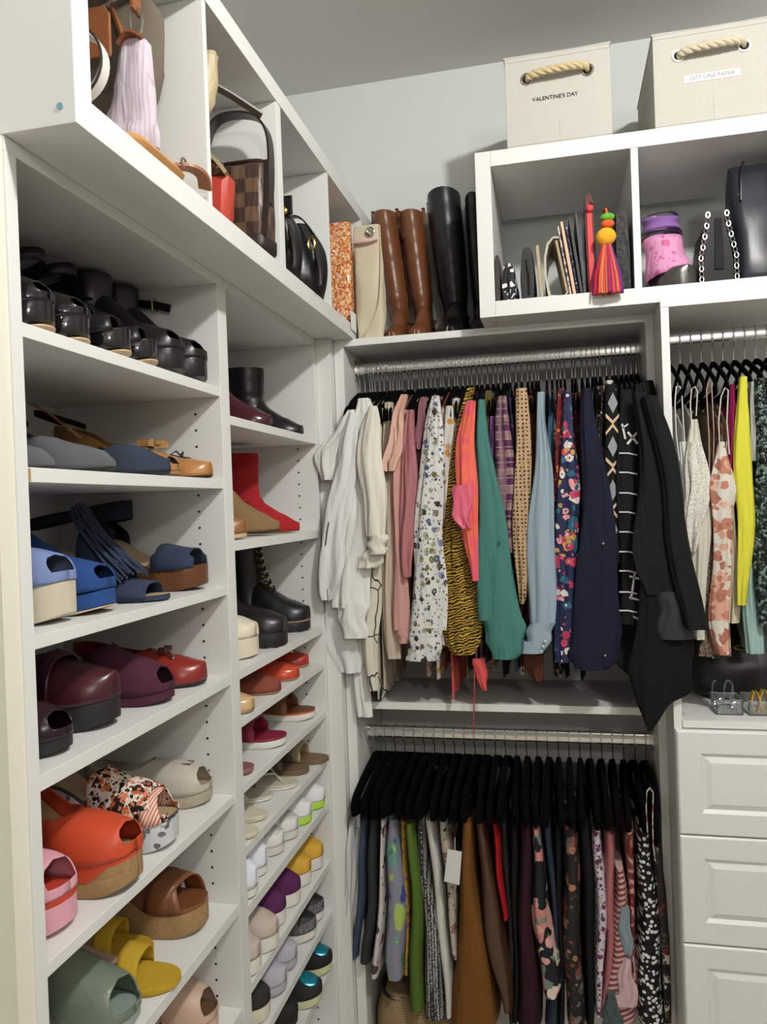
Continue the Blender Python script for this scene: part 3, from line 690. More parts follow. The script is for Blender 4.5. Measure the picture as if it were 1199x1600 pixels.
def sneaker(name, label, u, v, z, back, l, um, sm, tag2='', laced=True, cap=None, coll=None, rz=0, low=52, throat=.50, stripe=None, mates=()):
    r = start(name, label, u, v, z, back, rz)
    sole(l, top=-.001, grow=1.03).build('sole', sm, r)
    upper(l, h=((0, .07), (.3, .055), (.5, .06), (.65, .052), (.8, .044), (1, .026)), throat=throat, low=low, heelw=62).build('upper', um, r, solid=.003)
    insole(l, coll or um, r)
    hh = lambda q: interp(((0, .07), (.3, .055), (.5, .06), (.65, .052), (.8, .044), (1, .026)), q)
    if laced: laces(l, sm, r, .54, .70, 4, hh)
    if cap: upper(l, h=((0, .07), (.8, .046), (1, .028)), throat=0, q0=.86, grow=1.02).build('toe_cap', cap, r, solid=.001)
    if stripe: sole(l, top=-.008, bottom=.004, grow=1.045).build('sole_stripe', stripe, r)
    for lb2, (a, b, c, d) in mates: mate(r, lb2, a, b, c, d, rz)
    return r
l = Last(L=.25, W=.1, H=.05, P=.045, toe=2.6, spring=.006)
sneaker('chunky_sneaker', 'cream chunky sneaker at left edge of third right-bay shelf', 402, 1026, B3, None, l, M('cream_leather', (224, 214, 188), .5), creamr)
# row 4 flats
def flat(name, label, u, v, z, back, l, um, rz=0, sol=None, orn=None, h=None, soft=0):
    r = start(name, label, u, v, z, back, rz)
    sole(l, wedge=False, th=.005).build('sole', sol or tansole, r); insole(l, nude, r)
    upper(l, h=h or ((0, .05), (.3, .034), (.55, .034), (.8, .034), (1, .022)), throat=.72, low=48).build('upper', um, r, solid=T)
    if orn: MB().tube([(l.x(.80)+.013*cos(k*pi/8), .013*sin(k*pi/8), l.zt(.8)+.037-.006*cos(k*pi/8)) for k in range(16)], .003, 6, closed=True).build('emblem', orn, r)
    return r
lf = Last(L=.24, W=.076, H=.01, P=.006, toe=2.3, spring=.004)
flat('ballet_flat', 'red leather ballet flat with gold ring ornament, fourth right-bay shelf', 482, 1041, B4, None, lf, M('bright_red_leather', (176, 38, 26), .3), orn=gold)
flat('ballet_flat', 'glossy orange-red ballet flat, second from right on fourth right-bay shelf', 467, 1061, B4, None, lf, M('orange_red_gloss', (206, 66, 34), .25))
flat('ballet_flat', 'rust suede moccasin flat with wavy edge, fourth right-bay shelf', 438, 1082, B4, None, lf, M('rust_suede', (134, 62, 46), .92, bs=60, bstr=.6, var=.15, vs=40))
flat('ballet_flat', 'tan patent ballet flat, left edge of fourth right-bay shelf', 397, 1112, B4, None, lf, M('camel_patent', (206, 168, 120), .25))
# row 5 slides
def slide(name, label, u, v, z, back, l, fm, bm_, sm=None, edge=None, q0=.46, q1=.76, h=.05, rz=0, mates=(), thong=None, orn=None):
    r = start(name, label, u, v, z, back, rz)
    sole(l, top=-.006, grow=1.01).build('sole', sm or fm, r)
    sole(l, bottom=.006).build('footbed', fm, r)
    if edge: sole(l, top=-.002, bottom=.005, grow=1.02).build('edge_trim', edge, r)
    if bm_: band(l, q0, q1, h, pinch=.8).build('strap', bm_, r, solid=.004)
    if thong: MB().tube([(l.x(.84), 0, l.zt(.84)), (l.x(.76), .0, l.zt(.7)+.018), (l.x(.66), .026, l.zt(.6)+.024), (l.x(.55), .036, l.zt(.55)+.004)], .003, 6).tube([(l.x(.76), 0, l.zt(.7)+.018), (l.x(.66), -.026, l.zt(.6)+.024), (l.x(.55), -.036, l.zt(.55)+.004)], .003, 6).build('thong', thong, r)
    if orn: MB().ball((l.x(.66), 0, l.zt(.66)+h*.85), .016, 10, (.8, 1.2, .5)).build('ornament', orn, r)
    for lb2, a in mates: mate(r, lb2, *a)
    return r
ls = Last(L=.25, W=.09, H=.026, P=.022, toe=2.4, spring=.007)
slide('slide_sandal', 'brown slide sandal with orange trim and white sole, fifth right-bay shelf', 492, 1122, B5, None, ls, brownl, M('dark_tan', (122, 78, 40), .5), whiter, M('orange_trim', (226, 108, 48), .5))
magl = M('magenta_red', (142, 26, 54), .5)
slide('slide_sandal', 'raspberry red slide with white sole, front one of fifth right-bay shelf', 447, 1164, B5, None, ls, magl, magl, whiter, mates=[('raspberry red slide behind its mate on fifth right-bay shelf', (442, 1138, B5, .03))] if 0 else ())
mauve = M('mauve_leather', (150, 96, 92), .45)
slide('slide_sandal', 'dusty mauve slide at left edge of fifth right-bay shelf', 396, 1208, B5, None, Last(L=.235, W=.074, H=.014, P=.012), mauve, mauve)
# row 6
lt = Last(L=.24, W=.074, H=.012, P=.011, toe=2.2, spring=.003)
gb = M('bronze_leather', (118, 92, 66), .5)
slide('toe_ring_sandal', 'brown sandal with gold braided band, far right of sixth right-bay shelf', 514, 1190, B6, None, lt, gb, M('gold_braid', (178, 156, 116), .35, bs=200, bstr=.8), q0=.60, q1=.72, h=.042)
slide('slide_sandal', 'brown slide with dark band beside the gold-banded sandal', 483, 1207, B6, None, lt, gb, M('dark_taupe', (86, 74, 58), .5))
crm = M('cream_footbed', (206, 198, 176), .6)
slide('thong_sandal', 'cream thong sandal in the middle of sixth right-bay shelf', 465, 1229, B6, None, lt, crm, None, whiter, thong=M('clear_cream', (190, 184, 164), .3))
slide('thong_sandal', 'cream thong sandal left of its mate on sixth right-bay shelf', 426, 1248, B6, None, lt, crm, M('smoky_vinyl', (118, 112, 96), .25), whiter)
rope = M('jute_rope', (206, 190, 152), .9, bs=240, bstr=.9, var=.12, vs=120)
slide('espadrille_slide', 'cream espadrille slide with rope edge, left on sixth right-bay shelf', 417, 1279, B6, None, lt, M('cream_linen', (216, 208, 184), .9, bs=500, bstr=.3), M('cream_linen_band', (196, 188, 166), .9, bs=500, bstr=.3), rope)
slide('espadrille_slide', 'cream espadrille slide with rope edge, leftmost on sixth right-bay shelf', 403, 1306, B6, None, lt, M('cream_linen', (216, 208, 184), .9), None, rope)
# row 7 white sneakers and slippers
lsn = Last(L=.25, W=.076, H=.026, P=.022, toe=2.3, spring=.006)
wmesh = M('white_mesh', (232, 232, 236), .85, bs=500, bstr=.4); neon = M('neon_green', (176, 228, 60), .5); hotp = M('hot_pink', (238, 20, 140), .5); wl = M('white_leather', (226, 224, 220), .45); sv = M('silver_fabric', (196, 192, 186), .4)
for lb2, u, v in (('white running shoe with neon green sole, far right of seventh right-bay shelf', 508, 1261), ('white running shoe with neon green sole, left of its mate', 487, 1285)):
    r = sneaker('running_shoe', lb2, u, v, B7, None, lsn, wmesh, neon, laced=True, coll=hotp)
    sole(lsn, top=.006, bottom=.012, grow=1.03).build('midsole', whiter, r); upper(lsn, h=((0, .07), (.3, .055), (.5, .062), (1, .03)), throat=.5, q0=.5, q1=.62, grow=1.01).build('tongue', hotp, r, solid=.002)
for lb2, u, v in (('white leather sneaker with pale scuffed sole, middle of seventh right-bay shelf', 466, 1308), ('white leather sneaker beside the fluffy slippers, seventh right-bay shelf', 444, 1332)):
    sneaker('leather_sneaker', lb2, u, v, B7, None, lsn, wl, M('offwhite_sole', (214, 210, 200), .6), cap=sv)
fluff = M('white_fluff', (226, 228, 240), .95, bs=120, bstr=1.0)
for lb2, u, v in (('white fluffy slipper beside the leather sneakers, seventh right-bay shelf', 417, 1366), ('white fluffy slipper at left edge of seventh right-bay shelf', 402, 1400)):
    r = start('slipper', lb2, u, v, B7, None, 0); sole(lsn, top=-.004).build('sole', whiter, r)
    upper(lsn, h=((0, .05), (.4, .06), (.7, .058), (.9, .05), (1, .035)), throat=.42, low=50, grow=1.03).build('upper', fluff, r, solid=.004)
# row 8 slip-ons
lsl = Last(L=.25, W=.084, H=.036, P=.034, toe=2.4, spring=.006)
yel = M('yellow_canvas', (222, 170, 48), .85, bs=700, bstr=.3); pur = M('purple_canvas', (88, 24, 82), .9, bs=700, bstr=.3); blc = M('blush_canvas', (196, 178, 166), .85, bs=700, bstr=.3)
for m, nm, ps in ((yel, 'yellow', (('far right of the eighth right-bay shelf', 505, 1355), ('left of its yellow mate on eighth right-bay shelf', 486, 1380))), (pur, 'purple', (('beside the yellow pair', 469, 1411), ('front one beside the blush pair', 446, 1442))), (blc, 'blush pink', (('beside the purple pair', 435, 1480), ('leftmost on the eighth right-bay shelf', 407, 1518)))):
    for wh, u, v in ps: sneaker('slip_on_shoe', f'{nm} canvas slip-on with thick white sole, {wh}', u, v, B8, None, lsl, m, whiter, laced=False, throat=.56, low=46)
# row 9
gk = print_mat('grey_knit', (98, 98, 100), [(160, 160, 160)], scale=140, cover=.25, kind='dots', rough=.9); lil = M('lilac_knit', (186, 180, 194), .9, bs=500, bstr=.5); blc2 = M('black_canvas', (38, 38, 36), .9)
l9 = Last(L=.25, W=.082, H=.026, P=.024, toe=2.3, spring=.012)
for lb2, u, v in (('grey knit running shoe, farthest right on the ninth right-bay shelf', 506, 1437), ('grey knit running shoe left of its mate, ninth right-bay shelf', 494, 1466)):
    sneaker('running_shoe', lb2, u, v, B9, None, l9, gk, whiter, cap=rub)
for lb2, u, v in (('lilac knit sneaker beside the grey pair, ninth right-bay shelf', 464, 1512), ('lilac knit sneaker in front of its mate, ninth right-bay shelf', 448, 1550)):
    r = sneaker('knit_sneaker', lb2, u, v, B9, None, l9, lil, M('lilac_sole', (176, 172, 180), .6), laced=False); ring_band(l9, .052, .005, .085, .034, q=.30, tilt=.1).build('collar_trim', rub, r, solid=.002)
sneaker('slip_on_shoe', 'black canvas slip-on with cream sole at left of ninth shelf', 421, 1590, B9, None, lsl, blc2, creamr, laced=False, throat=.56)
# row 10
tealm = M('metallic_teal', (16, 132, 158), .22, metal=.3); lime = M('pale_lime_sole', (206, 208, 160), .6); blk = M('black_mesh', (24, 24, 26), .8)
for lb2, u, v in (('metallic teal running shoe, farther one on the lowest visible shelf', 519, 1518), ('metallic teal running shoe, nearer one on the lowest visible shelf', 503, 1567)):
    r = sneaker('running_shoe', lb2, u, v, B10, None, l9, blk, lime, laced=True); upper(l9, h=((0, .07), (.3, .055), (.5, .06), (.65, .053), (.8, .045), (1, .028)), throat=0, q0=.62, q1=.97, grow=1.015).build('toe_overlay', tealm, r, solid=.001)
for lb2, u, v in (('black trainer beside the teal runners on the lowest visible shelf', 465, 1604), ('black trainer in front of its mate on the lowest shelf', 432, 1645)):
    sneaker('black_trainer', lb2, u, v, B10, None, l9, blk, rub)
# ------------------------------------------------------------------ handbags, boots, boxes
def soft(levels, n=28, e=2.6, cap=True, wob=0, k=5, seed=0, sub=3):
    """soft bag body: superellipse rings (z, cx, cy, rx, ry) smoothed along z; wob = dents"""
    rnd = random.Random(seed); ph = [rnd.random()*6 for _ in range(4)]
    L = []
    for i in range(len(levels)-1):
        for t in range(sub):
            f = t/sub; f2 = f*f*(3-2*f)
            L.append(tuple(levels[i][j]+(levels[i+1][j]-levels[i][j])*(f if j == 0 else f2) for j in range(5)))
    L.append(levels[-1]); R = []
    for i, (z, cx, cy, rx, ry) in enumerate(L):
        r = []
        for j in range(n):
            a = 2*pi*j/n; c, s_ = cos(a), sin(a)
            w = 1+wob*sin(k*a+ph[0]+z*25)+wob*.6*sin((k+3)*a+ph[1]-z*40)
            r.append((cx+rx*w*abs(c)**(2/e)*(1 if c > 0 else -1), cy+ry*w*abs(s_)**(2/e)*(1 if s_ > 0 else -1), z))
        R.append(r)
    return MB().loft(R, cap0=cap, cap1=cap)
def slab(x0, x1, y0, y1, h, lean=0, rnd=.5, fat=.3, n=7, skew=0):
    """clutch seen from its end: narrow in x, rounded top, soft sides; depth runs along y; local z from 0"""
    R = []; w = (x1-x0)/2; cx = (x0+x1)/2; m = 9
    for i in range(m):
        t = i/(m-1); y = y0+(y1-y0)*t; edge = min(1, .84+.16*min(t, 1-t)*8); r = []
        P = [(-1, 0)]+[(-1-fat*.3*sin(pi*q/n), q/n) for q in range(1, n)]
        top = [(-cos(pi*q/8)*1.0, 1+rnd*sin(pi*q/8)*w/h*2*.5) for q in range(1, 8)]
        P = P+top+[(-a, b) for a, b in P[::-1]]
        for a, b in P: r.append((cx+a*w*edge*(1-.25*max(0, b-.6))+lean*b, y+skew*b, b*h*(.97+.03*edge)))
        R.append(r)
    return MB().loft(R)
fl = lambda *p: catmull([Vector(q) for q in p], 6)
zc = 2.1697
# --- cubby 1
t = thing('hobo_bag', 'taupe suede hobo bag with tan leather trim and hanging tan tag', 'bag', (-.745, 1.135, zc))
taupe = M('taupe_suede', (104, 92, 78), .92, var=.08, vs=30); tanh = M('cognac_leather', (146, 84, 44), .42, bs=250, bstr=.12)
soft([(0, 0, 0, .098, .030), (.08, .005, 0, .104, .034), (.2, .045, 0, .108, .03), (.28, .06, 0, .095, .022), (.325, .075, 0, .06, .015)], wob=.03, seed=1).build('body', taupe, t)
MB().tube(fl((.125, -.036, .13), (.118, -.036, .20), (.095, -.030, .27), (.07, -.02, .325)), .01, flat=(.012, .002)).build('edge_trim', tanh, t)
MB().tube(fl((-.06, -.037, .16), (-.03, -.036, .22), (.0, -.03, .29), (.02, -.02, .33)), .01, flat=(.016, .002)).build('edge_trim', tanh, t)
tg = MB().loft([[(x, y, z) for x, z in ((.090, .165), (.128, .165), (.130, .170), (.130, .228), (.122, .238), (.098, .238), (.088, .228), (.088, .170))] for y in (-.112, -.106)]).build('leather_tag', tanh, t, smooth=False, bev=.001)
MB().tube([(.106+.0035*sin(k*1.6), -.109+k*.007, .232+k*.007) for k in range(11)], .0016, 6).tube([(.112-.0035*sin(k*1.6), -.109+k*.007, .232+k*.007) for k in range(11)], .0016, 6).build('bead_chain', silver, t)
lav = print_mat('lavender_stripe', (202, 188, 198), [(184, 170, 184)], scale=52, cover=.22, kind='stripe', rough=.85, ang=(0, pi/2, 0))
t = thing('bucket_bag', 'lavender striped slouchy bag with silver ring and tan strap', 'bag', (-.645, 1.065, 2.2095))
soft([(0, .0, 0, .078, .024), (.02, .012, 0, .066, .028), (.04, .032, 0, .044, .020), (.08, .044, 0, .032, .022), (.13, .046, 0, .025, .018), (.16, .048, 0, .022, .014), (.170, .05, 0, .010, .008)], wob=.05, k=4, seed=3).build('body', lav, t)
MB().tube(fl((.028, -.012, .155), (.047, -.015, .168), (.066, -.012, .160)), .01, flat=(.010, .002)).build('collar', tanh, t)
MB().tube([(.052+.010*cos(k*pi/8), -.004, .190+.022*sin(k*pi/8)) for k in range(16)], .0024, 8, closed=True).build('ring', silver, t)
MB().tube(fl((.052, -.004, .205), (.050, .0, .24), (.040, .002, .272), (.025, .004, .288)), .01, flat=(.014, .0025)).build('strap', tanh, t)
t = thing('leather_pouch', 'honey tan leather pouch lying at the front of first cubby', 'pouch', (-.60, .952, zc))
R = []
for i in range(11):
    q = i/10; w_ = .3+.7*min(1, sin(pi*min(max(q, .03), .97))*1.6)
    R.append([(.052*cos(2*pi*j/14)*w_, q*.205, .019+.019*sin(2*pi*j/14)*w_) for j in range(14)])
MB().loft(R).build('body', M('honey_leather', (196, 138, 76), .3), t)
MB().tube(fl((.030, .17, .038), (.05, .185, .040), (.060, .205, .034), (.056, .222, .020)), .01, flat=(.013, .003)).build('strap_end', tanh, t)
MB().tube([(.045, .172+.008*cos(k*pi/5), .044+.006*sin(k*pi/5)) for k in range(10)], .0018, 6, closed=True).build('buckle', silver, t)
t = thing('belt_bag', 'white bag with curled strap, brown tab and silver buckle', 'bag', (-.645, .925, 2.1697))
whl = M('white_bag_leather', (222, 214, 206), .45); dke = M('dark_edge', (44, 34, 30), .5); whh = M('tan_tab', (150, 118, 78), .5)
soft([(0, -.05, 0, .075, .03), (.05, -.05, 0, .078, .034), (.10, -.05, 0, .06, .026), (.125, -.05, 0, .03, .012)], seed=5).build('body', whl, t)
MB().tube([(.055+.042*cos(a), -.026+.004*sin(a), .075+.045*sin(a)) for a in [(-1.9+k*.21) for k in range(22)]], .01, flat=(.011, .0022)).build('strap', whl, t)
MB().tube([(.055+.0445*cos(a), -.038, .075+.0475*sin(a)) for a in [(-1.9+k*.21) for k in range(20)]], .0018, 6).build('strap_edge', dke, t)
MB().box((.018, -.034, .058), (.052, -.026, .078)).build('leather_tab', whh, t, smooth=False, bev=.001)
MB().tube([(.030+.010*cos(k*pi/6), -.034, .100+.014*sin(k*pi/6)) for k in range(12)], .003, 6, closed=True).build('buckle', silver, t)
# --- cubby 2
chk = print_mat('brown_check', (100, 76, 58), [(66, 50, 44)], scale=35, kind='check', rough=.35, ang=(0, 0, .0))
esp = M('espresso_leather', (46, 34, 32), .35, bs=300, bstr=.1)
t = thing('checkered_tote', 'brown checkered tote with wide espresso leather handle', 'bag', (-.605, 1.462, zc))
soft([(0, 0, 0, .058, .034), (.01, 0, 0, .064, .040), (.08, 0, 0, .066, .042), (.165, -.002, 0, .068, .036), (.178, -.002, 0, .066, .030)], e=5, n=36).build('body', chk, t)
soft([(-.0003, 0.001, 0, .060, .035), (.01, .001, 0, .0662, .042), (.032, .001, 0, .0670, .0432), (.033, .001, 0, .0660, .042)], e=5, n=36).build('base_trim', esp, t)
MB().tube(fl((.064, -.036, .03), (.069, -.030, .10), (.070, -.022, .18)), .01, flat=(.002, .006)).build('side_piping', esp, t)
MB().tube([(.066*abs(cos(a))**.4*(1 if cos(a) > 0 else -1)-.002, .032*abs(sin(a))**.4*(1 if sin(a) > 0 else -1), .178) for a in [k*pi/16 for k in range(32)]], .0032, 6, closed=True).build('rim_piping', esp, t)
MB().tube(fl((.066, -.004, .10), (.071, -.004, .17), (.068, -.004, .235), (.045, -.004, .272), (.0, -.004, .285), (-.04, -.004, .278), (-.062, -.004, .24), (-.066, -.004, .17)), .01, flat=(.017, .0025)).build('handle', esp, t)
t = thing('red_clutch_bag', 'red leather bag with bronze knot at left of second cubby', 'bag', (-.645, 1.365, zc))
MB().loft([[(x*w_, y, z*w2) for x, z in ((-.05, 0), (.05, 0), (.062, .05), (.067, .118), (.0, .142), (-.06, .115))] for y, w_, w2 in ((-.025, .85, .9), (-.015, 1, 1), (.015, 1, 1), (.025, .85, .9))]).build('body', M('bag_red', (190, 62, 48), .4), t)
MB().tube(fl((.066, -.02, .118), (.040, -.024, .150), (.0, -.02, .172), (-.03, -.02, .16)), .01, flat=(.012, .004)).build('gold_flap', M('pale_gold_leather', (186, 168, 126), .35, metal=.3), t)
MB().ball((.040, -.022, .132), .019, 10, (1.2, .6, .8)).build('knot', M('bronze', (84, 62, 40), .3, metal=.6), t)
t = thing('cream_tall_bag', 'cream tall bag with taupe pointed strap behind cubby divider', 'bag', (-.628, 1.265, zc))
soft([(0, -.04, 0, .07, .035), (.1, -.04, 0, .068, .035), (.17, -.02, 0, .050, .028), (.21, .028, 0, .034, .024), (.245, .05, 0, .022, .018), (.285, .055, 0, .016, .014), (.292, .055, 0, .018, .016)], wob=.06, seed=9).build('body', M('cream_bag', (190, 172, 132), .5), t)
MB().tube([(.058, .01, .245), (.085, .03, .232), (.115, .052, .214), (.128, .062, .206)], .01, flat=(.011, .002)).build('strap_end', M('taupe_strap', (92, 84, 78), .45), t)
# --- cubby 3: two black bags
def crescent(name, label, x, y, h, w, d, pleat, seed):
    t = thing(name, label, 'bag', (x, y, zc))
    mb = MB(); R = []
    for i in range(15):
        q = i/14; z = h*q; r = []
        for j in range(40):
            a = 2*pi*j/40; c, s_ = cos(a), sin(a); ww = w*(.75+.25*sin(pi*min(1, q*1.05)))*(1 if q < .6 else 1-.35*((q-.6)/.4)**2); dd = d*(1-.65*q**1.6)*(.8+.2*min(1, q*5))
            pl = 1+pleat*sin(a*9+q*5)
            r.append((ww*abs(c)**.8*(1 if c > 0 else -1), dd*pl*abs(s_)**.8*(1 if s_ > 0 else -1)-.03*q, z))
        R.append(r)
    mb.loft(R).build('body', blackl, t)
    MB().tube([(w*1.0*cos(a)*.98, -d*(1-.6*max(sin(a), 0))*.98-.012, h*.06+h*.86*sin(a)) for a in [k*pi/14 for k in range(15)]], .006, 8).build('piping', blackl, t)
    return t
t = crescent('quilted_bag', 'black pleated leather bag with gold snap, left in third cubby', -.595, 1.63, .158, .066, .05, .10, 1)
MB().ball((.044, -.058, .130), .009, 10, (1, .5, 1)).build('snap', gold, t); MB().box((.036, -.05, .125), (.060, -.044, .165)).build('tab', blackl, t, smooth=False, bev=.001)
t = crescent('quilted_bag', 'black quilted leather bag with gold clasp, right in third cubby', -.592, 1.79, .165, .072, .056, .10, 2)
MB().tube([(.048+.008*cos(k*pi/5), -.052, .112+.014*sin(k*pi/5)) for k in range(10)], .0026, 6, closed=True).build('clasp', gold, t)
MB().tube(fl((-.03, -.03, .15), (-.01, -.032, .185), (.02, -.034, .18), (.05, -.036, .14)), .01, flat=(.009, .002)).build('handle', blackl, t)
# --- cubby 4: beaded bag
bead = print_mat('orange_beads', (220, 130, 50), [(214, 120, 40), (232, 168, 96), (196, 82, 60), (240, 206, 150), (206, 104, 44), (226, 150, 70), (238, 190, 170)], scale=190, kind='beads', rough=.2, coat=.4)
t = thing('beaded_bag', 'orange and gold beaded tote in the last cubby near the corner', 'bag', (-.60, 2.10, zc))
soft([(0, 0, 0, .052, .026), (.01, 0, 0, .058, .030), (.15, 0, 0, .060, .028), (.285, 0, 0, .058, .016), (.288, 0, 0, .056, .012)], e=5, n=36).build('body', bead, t)
soft([(.02, -.038, -.034, .022, .008), (.2, -.038, -.034, .022, .008), (.318, -.036, -.033, .018, .005), (.32, -.036, -.033, .016, .003)], e=4, n=20).build('side_panel', bead, t)
t = thing('paper_tag', 'small white paper tag resting on the cubby edge below beaded bag', 'tag', (xU+.0032, 2.05, 2.150))
MB().box((-.0006, 0, 0), (.0006, .055, .052)).build('card', M('white_paper', (232, 232, 230), .7), t, smooth=False); MB().box((-.0025, .005, .0185), (-.0007, .05, .05)).build('clip', M('white_paper', (232, 232, 230), .7), t, smooth=False)
# --- things standing on the hanging bay
cvs = M('beige_canvas', (206, 194, 164), .85, bs=500, bstr=.3)
t = thing('canvas_bag', 'beige canvas bag with eyelet and pink lining, beside brown boots', 'bag', (-.496, 2.112, zT+.0006))
soft([(0, .0, 0, .034, .024), (.06, .004, 0, .040, .027), (.16, 0, 0, .040, .025), (.27, -.002, 0, .038, .016), (.315, -.002, 0, .036, .010)], e=3.5, wob=.05, k=3, seed=12, n=36).build('body', cvs, t)
MB().tube(fl((-.035, -.016, .265), (.0, -.024, .262), (.030, -.018, .268)), .01, flat=(.014, .003)).build('pink_lining', M('pink_lining', (222, 172, 176), .6), t)
MB().tube([(.012+.010*cos(k*pi/6), -.022, .292+.010*sin(k*pi/6)) for k in range(12)], .003, 6, closed=True).build('eyelet', silver, t)
MB().tube(fl((.036, -.010, .31), (.0385, -.02, .2), (.030, -.036, .08), (-.01, -.036, .01)), .0022, 6).build('side_seam', cvs, t)
def tall_boot(label, xb, xt, y, H, ry, um, crease, tabs=True, topd=.0):
    """toes point into the room; the shaft leans sideways from xb to xt"""
    r = thing('tall_boot', label, 'boot', (xb, y, zT+.0006), -pi/2)
    l = Last(L=.235, W=ry*2.0, H=.03, P=.006, toe=2.2, spring=.004)
    sole(l, wedge=False, th=.006).build('sole', rub, r); heel_block(l, a=.055, foot=.95).build('heel', rub, r)
    upper(l, h=((0, .09), (.3, .115), (.45, .10), (.62, .058), (.8, .042), (1, .018)), throat=.30, low=80, heelw=84).build('upper', um, r, solid=T)
    R = []; n = 28; lx = xt-xb
    for i in range(30):
        t = i/29; z = .06+(H-.06)*t; k = interp([(0, .86), (.12, .78), (.3, .98), (.6, 1.08), (1, 1.1)], t)
        wr = crease*(sin(t*46+1)+.6*sin(t*27))*(1-.5*t)
        cx = l.x(.2)-.006*t; r_ = []
        for j in range(n):
            a = 2*pi*j/n; c, s_ = cos(a), sin(a)
            r_.append((cx+(.052*k+wr*c)*c, lx*t+(ry*k+wr*.5)*s_, z+topd*c*t**6))
        R.append(r_)
    c0 = (sum(p[0] for p in R[-1])/n, sum(p[1] for p in R[-1])/n)
    R.append([(c0[0]+(p[0]-c0[0])*.93, c0[1]+(p[1]-c0[1])*.93, p[2]) for p in R[-1]]); R.append([(p[0], p[1], p[2]-.08) for p in R[-1]])
    MB().loft(R, cap0=False, cap1=False).build('shaft', um, r)
    if tabs:
        for s in (1, -1): MB().tube([(l.x(.2), lx+s*ry*1.1, H-.03), (l.x(.2), lx+s*ry*1.12, H+.012), (l.x(.2)+.006, lx+s*ry*1.08, H+.014)], .01, flat=(.006, .0018)).build('pull_tab', um, r)
    MB().tube([(l.x(.2)+.002, -ry*.84, .07), (l.x(.2)+.002, lx*.5-ry*1.08, H*.5), (l.x(.2), lx-ry*1.12, H-.01)], .0016, 6).build('seam', um, r)
    MB().tube([(l.x(.2)+.056*cos(a), ry*.9*sin(a), .088-.004*cos(a)) for a in [k*pi/10 for k in range(20)]], .0022, 6, closed=True).build('ankle_seam', um, r)
    return r
cog = M('cognac_boot', (116, 66, 36), .35, bs=160, bstr=.2, var=.12, vs=14)
tall_boot('tall cognac leather boot leaning left, next to the canvas bag', -.450, -.493, 2.150, .425, .034, cog, .0022)
tall_boot('tall cognac leather boot standing upright beside the black boots', -.377, -.410, 2.145, .415, .033, cog, .0018)
tall_boot('tall black leather boot with wide shaft, right of the cognac pair', -.283, -.310, 2.140, .455, .045, blackl, .0012, False, .012)
tall_boot('tall black boot half hidden beside the cube shelf', -.211, -.222, 2.142, .43, .022, blackl, .0012, False, .012)
# --- cube shelf, first opening
def clutch(name, label, xb0, xb1, ztop, lean, m, y0=1.982, dep=.19, rnd=.5, fat=.3, cat='clutch'):
    r = thing(name, label, cat, ((xb0+xb1)/2, y0, zc)); w_ = (xb1-xb0)/2
    slab(-w_, w_, 0, dep, ztop-zc, lean, rnd, fat).build('body', m, r); return r
t = clutch('wallet', 'slim dark brown wallet against left side of cube shelf', -.1405, -.1285, 2.283, 0, M('dark_brown_leather', (52, 40, 36), .4), rnd=.8)
fb = print_mat('black_white_scroll', (28, 28, 30), [(225, 225, 222)], scale=55, cover=.16, kind='cells', rough=.6)
t = clutch('cosmetic_pouch', 'black pouch with white scroll print, bottom left of cube shelf', -.124, -.090, 2.250, 0, fb, rnd=.9, fat=.5)
MB().tube([(.0, -.001, .005), (.001, -.003, .04), (.0, -.001, .078)], .0022, 6).build('zipper', blackl, t)
t = clutch('clutch_bag', 'black satin clutch with rounded top, left in cube shelf', -.076, -.044, 2.285, .0, blackl, rnd=1.0, fat=.6)
MB().tube([(.002, -.001, .012), (.004, -.004, .055), (-.002, -.001, .098)], .003, 6).build('fold', blackl, t)
bg = M('beige_metallic', (176, 156, 122), .42, bs=300, bstr=.2)
t = clutch('envelope_clutch', 'thin beige envelope clutch leaning left beside the black satin clutch', -.0305, -.0215, 2.300, -.008, bg)
t = thing('flap_clutch', 'champagne clutch with open flap showing beige lining', 'clutch', (.0155, 1.984, zc))
R = []
for y in (0, .19):
    R.append([(-.026, y, .0), (-.034, y, .05), (-.034, y, .10), (-.026, y, .135), (-.010, y, .150), (.004, y, .148), (.004, y, .144), (-.010, y, .145), (-.022, y, .130), (-.029, y, .10), (-.029, y, .05), (-.020, y, .006), (.012, y, .0015), (.020, y, .012), (.023, y, .010), (.014, y, .0)])
MB().loft(R).build('outer_shell', M('champagne_leather', (186, 174, 154), .35, bs=350, bstr=.3), t, ang=30)
MB().loft([[(-.006, y, .140), (.0, y, .141), (.022, y, .014), (.017, y, .012)] for y in (.004, .186)]).build('lining_panel', M('beige_lining', (170, 150, 112), .7), t, smooth=False)
pk = M('peach_leather', (216, 176, 140), .45)
t = clutch('zip_wallet', 'teal and cream print wallet leaning behind the champagne clutch', (.0415), .047, 2.345, -.026, print_mat('teal_cream_print', (206, 190, 170), [(60, 92, 104), (120, 96, 130)], scale=90, cover=.7), y0=1.99)
t = clutch('zip_wallet', 'peach leather wallet, tall and leaning left in cube shelf', .049, .057, 2.352, -.026, pk)
t = clutch('zip_wallet', 'navy and silver sequined wallet between peach and black wallets', .0595, .065, 2.358, -.026, print_mat('navy_sequin', (36, 40, 66), [(180, 176, 196), (90, 70, 120)], scale=160, cover=.5, rough=.3), y0=1.992)
t = clutch('zip_wallet', 'black leather wallet right of the sequined wallet', .0665, .0735, 2.362, -.024, blackl)
t = clutch('zip_wallet', 'black and pale-edged wallet touching the red clutch', .0750, .0815, 2.372, -.016, M('charcoal_leather', (40, 38, 38), .4), y0=1.99)
